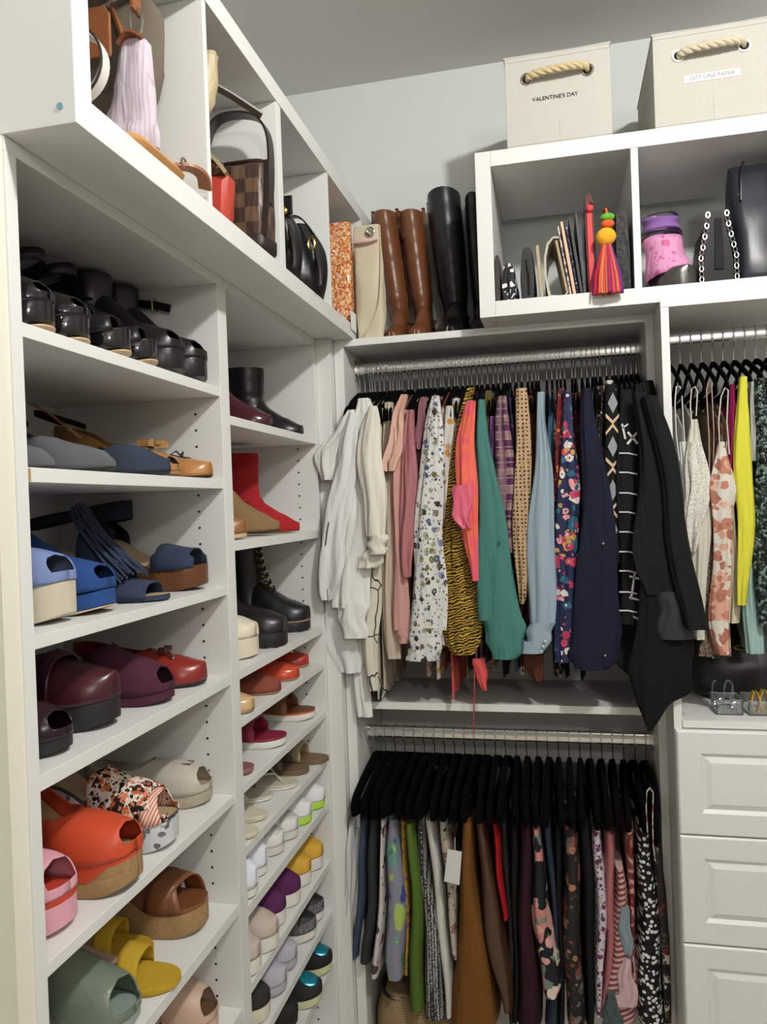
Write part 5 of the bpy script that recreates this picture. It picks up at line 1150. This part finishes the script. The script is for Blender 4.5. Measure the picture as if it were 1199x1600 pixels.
redf = print_mat('red_floral', (110, 28, 34), [(196, 36, 44), (214, 130, 44), (40, 28, 40), (226, 210, 196), (120, 50, 60)], scale=30, cover=.75)
g('floral_blouse', 'red and orange floral blouse beside the navy floral', 'blouse', redf, [(606, 870, 882), (680, 867, 884), (760, 864, 882), (860, 864, 880), (950, 866, 880)], 2.006, 1035, hx=-.108)
navf = print_mat('navy_floral', (30, 36, 74), [(206, 62, 96), (226, 150, 150), (40, 96, 120), (220, 210, 200), (180, 50, 80), (206, 150, 70)], scale=26, cover=.7)
g('floral_blouse', 'navy blouse with large pink and teal flowers', 'blouse', navf, [(610, 880, 894), (690, 876, 896), (760, 872, 908), (840, 870, 906), (920, 868, 902), (1000, 866, 896), (1036, 868, 892)], 1.985, None, hx=-.092, amp=.08)
g('sheer_blouse', 'sheer burgundy blouse between two floral ones', 'blouse', print_mat('burgundy_lace', (62, 22, 32), [(100, 40, 52)], scale=60, cover=.4, rough=.7), [(614, 892, 905), (680, 892, 910), (740, 894, 914)], 2.028, 1030, hx=-.076); g('printed_blouse', 'black top with pale blossom trim beside the navy blouse', 'top', print_mat('black_blossom', (26, 28, 34), [(214, 206, 186), (196, 84, 50)], scale=24, cover=.4), [(612, 904, 913), (700, 908, 916), (860, 904, 914)], 2.034, 1030, hx=-.064)
navc = cloth('dark_navy', (26, 28, 48))
r = g('blouse', 'dark navy blouse with buttoned cuff', 'blouse', navc, [(606, 910, 926), (660, 909, 934), (740, 908, 948), (840, 905, 962), (930, 898, 972), (985, 892, 974), (1010, 890, 968)], 1.97, None, hx=-.046, cuff=[(1006, 890, 968), (1030, 892, 964), (1048, 900, 950)], amp=.06)
for du, dv in ((943, 849), (946, 1024)): MB().ball(at_y(du, dv, 1.962)-r.location, .0038, 8).build('button', silver, r)
g('chain_blouse', 'black blouse with brown and white chain print', 'blouse', print_mat('chain_print', (26, 24, 26), [(206, 196, 186), (130, 80, 60), (150, 120, 100)], scale=55, cover=.55), [(602, 934, 947), (660, 933, 945), (740, 938, 948)], 2.02, 1035, hx=-.024); g('printed_blouse', 'black top with grey rope print collar', 'top', print_mat('rope_print', (30, 28, 28), [(190, 184, 174)], scale=46, cover=.14, kind='cells'), [(594, 946, 960), (640, 952, 966), (700, 958, 968)], 2.016, 1035, hx=-.010)
r = g('geometric_blouse', 'black blouse with grey diamonds and cream chevrons', 'blouse', cloth('black_crepe', (24, 24, 26)), [(600, 948, 964), (660, 944, 967), (740, 944, 969), (820, 950, 970), (880, 958, 970)], 1.992, 1040, hx=.003, amp=.02, e=3)
gd = M('grey_print', (142, 144, 146), .8); ch = M('cream_print', (212, 180, 146), .8)
def flat_print(r, polys, m, y, name):
    """printed motif lying on the sleeve: a thin raised patch"""
    mb = MB()
    for poly in polys:
        P = [at_y(u, v, y)-r.location for u, v in poly]; mb.loft([[p+Vector((0, d, 0)) for p in P] for d in (0, .0012)])
    return mb.build(name, m, r, smooth=False)
for v in (630, 698, 766, 828): flat_print(r, [[(958, v-17), (966, v), (958, v+16), (950, v)]], gd, 1.9895, 'diamond_motif')
for v in (652, 720, 786): flat_print(r, [[(947, v-6), (958, v+5), (968, v-6), (968, v-1), (958, v+11), (947, v)]], ch, 1.9895, 'chevron_motif')
for v in (672, 740, 806): flat_print(r, [[(947, v+8), (958, v-5), (968, v+8), (968, v+3), (958, v-11), (947, v+3)]], ch, 1.9895, 'chevron_motif')
blkc = cloth('black_cotton', (23, 23, 25)); lin_ = M('white_print', (214, 214, 212), .7)
r = g('line_print_blouse', 'black blouse printed with white sketch lines', 'blouse', blkc, [(608, 968, 986), (660, 966, 1000), (740, 966, 998), (840, 968, 996), (920, 970, 1002), (976, 972, 1028)], 1.978, None, hx=.024, amp=.03, e=3)
for v in (708, 738, 770, 800, 831, 862, 892, 925, 954): flat_print(r, [[(968, v-1), (982, v-1), (996, v+2), (996, v+4), (982, v+1), (968, v+1)]], lin_, 1.9755, 'line_motif')
for q in ([(980, 676), (983, 674), (998, 692), (996, 695)], [(994, 675), (997, 677), (982, 695), (979, 693)], [(971, 662), (974, 662), (979, 686), (976, 686)], [(972, 668), (982, 661), (982, 664), (972, 671)], [(991, 893), (994, 893), (988, 936), (985, 936)], [(984, 899), (1000, 903), (1000, 906), (984, 902)], [(1004, 898), (1007, 898), (1008, 926), (1005, 926)], [(1006, 925), (1020, 929), (1020, 932), (1006, 928)], [(984, 932), (1006, 938), (1006, 941), (984, 935)], [(1012, 957), (1028, 961), (1028, 964), (1012, 960)], [(990, 962), (1012, 972), (1012, 975), (990, 965)]): flat_print(r, [q], lin_, 1.9755, 'line_motif')
dkg = cloth('blackish_green', (24, 32, 32))
g('blouse', 'blackish green blouse hanging below the line-print sleeve', 'blouse', dkg, [(900, 956, 1004), (980, 957, 1020), (1030, 960, 1040), (1060, 990, 1040)], 2.04, 1040, hx=.044, hl=True)
r = g('bell_sleeve_jacket', 'black jacket with flared shiny leather cuff', 'jacket', blkc, [(612, 990, 1012), (660, 998, 1026), (740, 998, 1042), (840, 992, 1058), (890, 998, 1062), (930, 1012, 1068)], 1.922, None, hx=.070, amp=.07, cuff=[(925, 1030, 1070), (960, 1030, 1078), (1000, 1028, 1087)], cm=M('black_faux_leather', (40, 42, 44), .38))
g('coat', 'long black coat at right end of the upper rod', 'coat', blkc, [(618, 1006, 1030), (680, 1020, 1048), (760, 1036, 1064), (840, 1044, 1078), (920, 1056, 1096), (985, 1072, 1106)], 1.896, None, hx=.098, amp=.06)
r = g('draped_blouse', 'black top with long pointed handkerchief hem', 'blouse', cloth('black_drape', (16, 16, 18)), [(900, 1004, 1050), (960, 1000, 1070), (1010, 994, 1084), (1050, 986, 1084), (1080, 992, 1086), (1100, 996, 1050), (1125, 1004, 1030), (1143, 1013, 1019)], 1.930, None, hx=.084, amp=.05, dep=.010)
for i, (u0, hx) in enumerate(((1012, .118), (1020, .135), (1026, .150))): g('blouse', ('plain black blouse third from right end of upper rod', 'plain black blouse second from right end of upper rod', 'plain black blouse at the far right, against side panel')[i], 'blouse', blkc, [(600-i*3, u0-20, u0-6), (660, u0-14, u0+8), (760, u0-6, u0+22), (860, u0, u0+32)], 2.02+.012*i, 1000, hx=hx)
# plain hangers between the garments: one hook every 13 mm
x = xB1+.012; k = 0
while x < xB2-.012:
    if all(abs(x-h) > .0068 for h in hx_used): hanger(x, 'black velvet hanger squeezed between blouses on the upper rod', zRodU, group='plain hangers on the upper rod')
    x += .0133
# ------------------------------------------------------------------ lower rod: trousers and skirts
def lower(name, label, cat, m, lev_, y=2.045, dep=.15, folds=3, amp=.05, e=3.2, hx=None, hl=True, seed=None, turn=True):
    lev = [(lev_[0][0]-14,)+lev_[0][1:]]+lev_[1:] if lev_[0][0] < 1330 else lev_
    v0, a, b = lev[0]; p = at_y((a+b)/2, v0, 2.05); x = hx if hx is not None else p.x
    r = thing(name, label, cat, (x, yRod, zRodL-.18), 0, 'trousers and skirts on the lower rod')
    drape(lev, y, dep, r, m, 'fabric', folds, amp, seed or (len(label)*5+int(a)) % 89, e, n=44, turn=turn)
    hx_low.append(x); return r
hx_low = []
lw = lower
den = mat('blue_denim', (52, 68, 92), .9, bs=900, bstr=.3, var=.15, vs=120); bden = mat('black_denim', (38, 41, 46), .9, bs=900, bstr=.3)
r = lw('jeans', 'white frayed jeans, leftmost on the lower rod', 'jeans', cloth('white_denim', (208, 208, 212)), [(1300, 544, 553), (1350, 538, 552), (1420, 534, 547), (1505, 531, 543)], amp=.12, dep=.05)
drape([(1295, 553, 563), (1350, 548, 560), (1430, 544, 556), (1500, 540, 550)], 2.075, .08, r, cloth('white_denim', (208, 208, 212)), 'second_leg', 3, .12, 4)
lw('jeans', 'blue denim jeans beside the white pair', 'jeans', den, [(1296, 561, 573), (1360, 557, 571), (1430, 552, 566), (1500, 547, 560)], 2.055)
lw('jeans', 'black jeans third from left on the lower rod', 'jeans', bden, [(1296, 573, 590), (1360, 570, 589), (1430, 566, 586), (1508, 560, 580)], 2.05)
lw('trousers', 'white trousers with dark floral print', 'trousers', print_mat('white_dark_floral', (208, 200, 196), [(90, 60, 60), (150, 44, 44), (80, 70, 80)], scale=26, cover=.4), [(1296, 592, 602), (1360, 591, 600), (1440, 585, 598), (1530, 577, 592)], 2.04)
gf = print_mat('grey_tropical', (136, 136, 154), [(60, 130, 110), (170, 196, 90), (60, 76, 150), (110, 150, 140)], scale=19, cover=.5, stretch=(1, 1, .6))
lw('skirt', 'lavender grey skirt with green vines and blue flower', 'skirt', gf, [(1296, 604, 620), (1350, 600, 628), (1430, 597, 633), (1500, 596, 634), (1533, 600, 632)], 2.035, amp=.04)
lw('skirt', 'mustard yellow floral skirt behind the tropical one', 'skirt', print_mat('mustard_floral', (182, 138, 50), [(120, 96, 50), (206, 172, 90), (160, 60, 130)], scale=40, cover=.5), [(1298, 622, 634), (1380, 629, 640), (1450, 630, 641), (1525, 630, 640)], 2.06)
lw('trousers', 'bright grass green trousers', 'trousers', cloth('grass_green', (80, 108, 36)), [(1302, 632, 648), (1350, 634, 655), (1430, 638, 660), (1510, 637, 660), (1583, 634, 659)], 2.035, amp=.03)
lw('skirt', 'black and white tweed skirt', 'skirt', print_mat('tweed', (46, 46, 46), [(190, 188, 184)], scale=130, cover=.42, kind='dots', stretch=(1, 1, 1.6)), [(1296, 650, 662), (1360, 652, 670), (1430, 656, 682), (1510, 659, 690), (1596, 661, 697)], 2.05, amp=.03)
lw('trousers', 'white trousers beside the tweed skirt', 'trousers', cloth('ivory_twill', (210, 206, 200)), [(1296, 662, 678), (1350, 668, 687), (1430, 678, 697), (1510, 688, 706), (1592, 693, 707)], 2.06, amp=.03)
lw('skirt', 'cream skirt with grey scroll print behind the paper tag', 'skirt', print_mat('cream_scroll', (186, 174, 160), [(70, 62, 60), (150, 110, 100)], scale=40, cover=.55), [(1298, 684, 700), (1370, 690, 712), (1450, 700, 716), (1500, 704, 716)], 2.055)
tcard = thing('price_tag', 'blank white card tag hanging among the skirts', 'tag', at_y(708, 1328, 2.02)); P = [at_y(u, v, 2.02)-tcard.location for u, v in ((700, 1327), (722, 1331), (718, 1383), (694, 1377))]
MB().loft([[p+Vector((0, d, 0)) for p in P] for d in (0, .0012)]).build('card', M('white_card', (222, 220, 216), .6), tcard, smooth=False); MB().tube([P[0]*.5+P[1]*.5-Vector((0, 0, .004)), P[0]*.5+P[1]*.5+Vector((0, .012, .03))], .0008, 5).build('string', lin_, tcard)
lw('skirt', 'ochre brown flared skirt, widest on the lower rod', 'skirt', cloth('ochre_suede', (118, 74, 26)), [(1300, 717, 739), (1360, 718, 743), (1430, 714, 753), (1510, 706, 766), (1610, 700, 780)], 2.035, amp=.03)
lw('trousers', 'brown leather trousers with folded knee', 'trousers', mat('brown_nappa', (76, 48, 30), .3, bs=40, bstr=.3), [(1300, 741, 760), (1360, 746, 768), (1430, 752, 784), (1510, 764, 798), (1560, 778, 800), (1585, 784, 800)], 2.04, amp=.05, dep=.1)
lw('trousers', 'bright red trousers showing as a narrow strip', 'trousers', cloth('bright_red_twill', (176, 18, 24)), [(1302, 768, 778), (1370, 774, 786), (1440, 784, 794)], 2.05)
lw('skirt', 'black tweed skirt right of the red trousers', 'skirt', print_mat('dark_tweed', (28, 27, 28), [(120, 110, 112)], scale=120, cover=.25, kind='dots'), [(1300, 780, 796), (1380, 786, 800), (1480, 792, 804), (1600, 794, 806)], 2.07); lw('trousers', 'black trousers left of the burgundy pair', 'trousers', blkc, [(1300, 794, 810), (1400, 798, 812), (1500, 802, 812), (1600, 800, 812)], 2.06)
lw('trousers', 'dark burgundy trousers right of the narrow black pair', 'trousers', cloth('burgundy_twill', (50, 22, 30)), [(1302, 810, 832), (1380, 810, 834), (1460, 808, 838), (1540, 806, 844), (1610, 804, 848)], 2.035, amp=.03)
r = lw('skirt', 'black skirt with large pink blossoms and pale leaves', 'skirt', print_mat('pink_blossom', (24, 26, 34), [(220, 160, 150), (226, 206, 180), (110, 130, 120), (206, 130, 124)], scale=13, cover=.78), [(1310, 832, 842), (1360, 831, 850), (1430, 831, 862), (1500, 838, 872), (1545, 844, 877), (1562, 850, 872)], 2.02, amp=.05, dep=.08)
lw('jeans', 'dark blue jeans behind the blossom skirt', 'jeans', mat('dark_blue_denim', (30, 40, 66), .9, bs=900, bstr=.3), [(1305, 848, 862), (1400, 858, 872), (1500, 862, 876), (1610, 850, 876)], 2.06)
lw('trousers', 'black trousers between jeans and dark floral skirt', 'trousers', blkc, [(1302, 862, 878), (1400, 868, 880), (1500, 872, 882), (1610, 872, 884)], 2.055)
lw('skirt', 'dark floral skirt with faded orange blooms', 'skirt', print_mat('dark_floral', (32, 30, 30), [(84, 76, 72), (140, 60, 44), (110, 100, 96), (170, 110, 80)], scale=24, cover=.6), [(1306, 878, 904), (1390, 878, 908), (1480, 880, 912), (1610, 884, 916)], 2.035, amp=.04); lw('trousers', 'black trousers right of dark floral skirt', 'trousers', blkc, [(1304, 904, 926), (1400, 910, 930), (1500, 914, 932), (1610, 914, 930)], 2.05)
lw('skirt', 'white skirt with purple leopard speckle', 'skirt', print_mat('purple_speckle', (206, 196, 204), [(84, 50, 78), (120, 50, 80)], scale=70, cover=.6), [(1312, 926, 942), (1380, 926, 948), (1460, 930, 952), (1540, 930, 946), (1590, 930, 940)], 2.035)
lw('skirt', 'rose pink satin skirt beside the speckled one', 'skirt', mat('rose_satin', (170, 96, 100), .4), [(1318, 942, 962), (1390, 944, 964), (1460, 946, 964), (1540, 940, 958), (1590, 936, 950)], 2.04)
strp = print_mat('red_cream_stripe', (200, 166, 156), [(138, 62, 66)], scale=24, cover=.5, kind='stripe', ang=(0, .35, 0))
r = lw('wrap_skirt', 'red and cream striped wrap skirt with blue and pink panels', 'skirt', strp, [(1360, 962, 974), (1410, 962, 984), (1480, 956, 988), (1550, 946, 996), (1600, 950, 998)], 2.03, amp=.08, dep=.06)
drape([(1420, 968, 982), (1460, 968, 988), (1494, 978, 988)], 2.018, .012, r, cloth('powder_blue', (130, 146, 154)), 'blue_panel', 3, .1, 4); drape([(1500, 976, 986), (1535, 966, 992), (1575, 960, 996)], 2.018, .012, r, cloth('pale_pink_stripe', (206, 172, 174)), 'pink_panel', 3, .08, 6)
drape([(1555, 948, 962), (1580, 946, 970), (1606, 944, 972)], 2.016, .012, r, M('slate_green', (66, 82, 82), .8), 'slate_panel', 3, .1, 7)
lw('skirt', 'red tie-dye skirt left of the dotted skirt', 'skirt', print_mat('red_tie_dye', (164, 96, 92), [(116, 40, 42), (196, 150, 142), (140, 60, 60)], scale=22, kind='blotch'), [(1312, 978, 995), (1390, 980, 994), (1470, 984, 996), (1560, 990, 998)], 2.045)
lw('skirt', 'black skirt with irregular white dots', 'skirt', print_mat('white_dots', (20, 20, 22), [(222, 222, 220), (222, 222, 220)], scale=92, cover=.42, kind='dots', stretch=(1, .15, 1)), [(1308, 998, 1018), (1370, 996, 1026), (1440, 996, 1034), (1520, 996, 1040), (1610, 998, 1048)], 2.03, amp=.03)
r = lw('strappy_dress', 'dark floral dress with white strap at right end of lower rod', 'dress', print_mat('dark_bloom', (36, 26, 28), [(60, 90, 50), (190, 186, 170), (110, 40, 44), (80, 50, 60)], scale=34, cover=.6), [(1330, 1020, 1030), (1400, 1026, 1042), (1470, 1034, 1048), (1540, 1036, 1048), (1600, 1040, 1050)], 2.048, dep=.014)
MB().tube([at_y(u, v, 1.985)-r.location for u, v in ((1012, 1300), (1010, 1260), (1011, 1236), (1016, 1231), (1021, 1238), (1020, 1280), (1021, 1320), (1024, 1345))], .01, flat=(.0045, .0012)).build('strap', print_mat('white_red_strap', (206, 190, 182), [(150, 60, 56), (90, 110, 70)], scale=60, cover=.6), r)
low = sorted([o for o in COL.objects if o.get('group') == 'trousers and skirts on the lower rod'], key=lambda o: o.location.x)
nl = len(low); lowbody_me = path_yz(outline, .027, .0165).mesh('shoulders', velvet, 60)
for i, o in enumerate(low):
    x = xB1+.024+(xB2-xB1-.046)*i/(nl-1); rz = radians(max(0, 9-i*.6)+((i*37) % 7-3)*.6)
    h = hanger(x, 'black velvet hanger holding the '+' '.join(o['label'].split(',')[0].split()[:10]), zRodL, rz=-rz, group='hangers on the lower rod')
    for c_ in h.children:
        if c_.name.startswith('shoulders'): c_.data = lowbody_me
# ------------------------------------------------------------------ camisoles over the drawers
cam_x = []
def cami(name, label, m, lev, y, strap=None, sm=None, hx=None, dep=.012, amp=.1, folds=4, cat='top', e=2.2):
    v0, a, b = lev[0]; x = hx if hx is not None else at_y((a+b)/2, v0, 2.0).x
    r = thing(name, label, cat, (x, yRodR, zRodR-.075), 0, 'camisoles over the drawers')
    drape(lev, y, dep, r, m, 'front', folds, amp, (len(label)*3+int(a)) % 71, e)
    if strap: MB().tube([at_y(u, v, y+(.004 if i else .004))-r.location for i, (u, v) in enumerate(strap)], .01, flat=(.0042, .0012)).build('strap', sm or m, r)
    cam_x.append((x, label)); torso(r, x, at_y(1100, lev[-1][0]-10, 2.1).z, m, .006, 2.0, 2.33, 3, rod_z=zRodR-.10, ry=yRodR, drop=.5)
    return r
lace = print_mat('white_lace', (222, 218, 208), [(196, 190, 176)], scale=120, cover=.14, kind='cells', rough=.85); ivs = mat('ivory_satin', (206, 200, 184), .45)
cami('camisole', 'white camisole with broad shoulder strap, leftmost above the drawers', cloth('white_rib', (212, 212, 208)), [(690, 1062, 1074), (760, 1066, 1082), (880, 1076, 1096), (960, 1084, 1098)], 1.985, [(1071, 700), (1068, 660), (1066, 620), (1063, 604), (1057, 604), (1055, 630), (1057, 680), (1062, 720)])
r = cami('lace_camisole', 'ivory camisole with textured lace cup', ivs, [(655, 1081, 1092), (720, 1076, 1104), (790, 1078, 1108), (860, 1082, 1108), (940, 1086, 1104), (1000, 1088, 1102)], 1.968, [(1081, 665), (1079, 630), (1081, 608), (1086, 604), (1090, 612), (1088, 650)])
drape([(690, 1078, 1098), (740, 1076, 1106), (800, 1074, 1104), (850, 1078, 1092), (862, 1080, 1086)], 1.958, .010, r, lace, 'lace_cup', 6, .12, 3)
cami('lace_camisole', 'taupe lace camisole behind the peach floral one', print_mat('taupe_lace', (136, 112, 92), [(84, 66, 56)], scale=110, cover=.12, kind='cells'), [(760, 1104, 1122), (860, 1106, 1124), (950, 1100, 1126), (1026, 1094, 1118)], 1.985, [(1109, 770), (1108, 680), (1104, 610), (1107, 596), (1112, 600), (1116, 680), (1113, 760)], M('nude_strap', (176, 140, 118), .6))
pf = print_mat('peach_rose', (212, 204, 192), [(190, 120, 96), (214, 160, 136), (170, 104, 84)], scale=20, cover=.85)
cami('floral_camisole', 'white camisole printed with large peach roses', pf, [(690, 1124, 1134), (730, 1118, 1146), (764, 1114, 1158), (800, 1116, 1148), (880, 1114, 1142), (960, 1112, 1142), (1024, 1122, 1142)], 1.955, [(1125, 700), (1123, 660), (1127, 620), (1133, 606), (1138, 610), (1136, 660), (1140, 710)], ivs, amp=.05)
cami('camisole', 'plain cream camisole hanging behind the rose print', cloth('cream_rib', (206, 192, 164)), [(690, 1134, 1146), (800, 1138, 1152), (900, 1140, 1158), (974, 1140, 1158)], 1.985)
cami('tank_top', 'magenta tank top between cream and yellow tops', cloth('magenta', (150, 22, 82)), [(600, 1143, 1150), (660, 1141, 1151), (720, 1138, 1152), (790, 1142, 1152)], 1.975)
cami('tank_top', 'bright lemon yellow tank top', cloth('lemon', (214, 208, 52)), [(588, 1156, 1168), (625, 1154, 1169), (660, 1152, 1174), (720, 1150, 1180), (800, 1152, 1180), (880, 1154, 1176), (946, 1155, 1170)], 1.955, amp=.06)
cami('tank_top', 'pale mint top hanging low behind the yellow tank', cloth('mint', (146, 178, 170)), [(760, 1166, 1182), (860, 1166, 1184), (960, 1164, 1188), (1022, 1168, 1192)], 1.985); cami('camisole', 'pale grey strappy top beside the sequined one', cloth('pale_grey', (168, 170, 164)), [(596, 1172, 1180), (640, 1172, 1180), (720, 1174, 1184)], 1.975)
cami('sequin_camisole', 'dark green sequined top at the right edge of view', print_mat('dark_sequin', (22, 32, 30), [(18, 28, 26), (40, 58, 52), (14, 18, 18), (96, 116, 108)], scale=150, kind='beads', rough=.25), [(590, 1182, 1204), (680, 1182, 1212), (780, 1182, 1216), (880, 1180, 1214), (978, 1184, 1214)], 1.965, amp=.04)
cam_x.sort()
for i, (x, lb2) in enumerate(cam_x): hanger(xR2+.028+i*.0262, 'black velvet hanger holding the '+' '.join(lb2.split(',')[0].split()[:10]), zRodR, yRodR, group='hangers over the drawers')
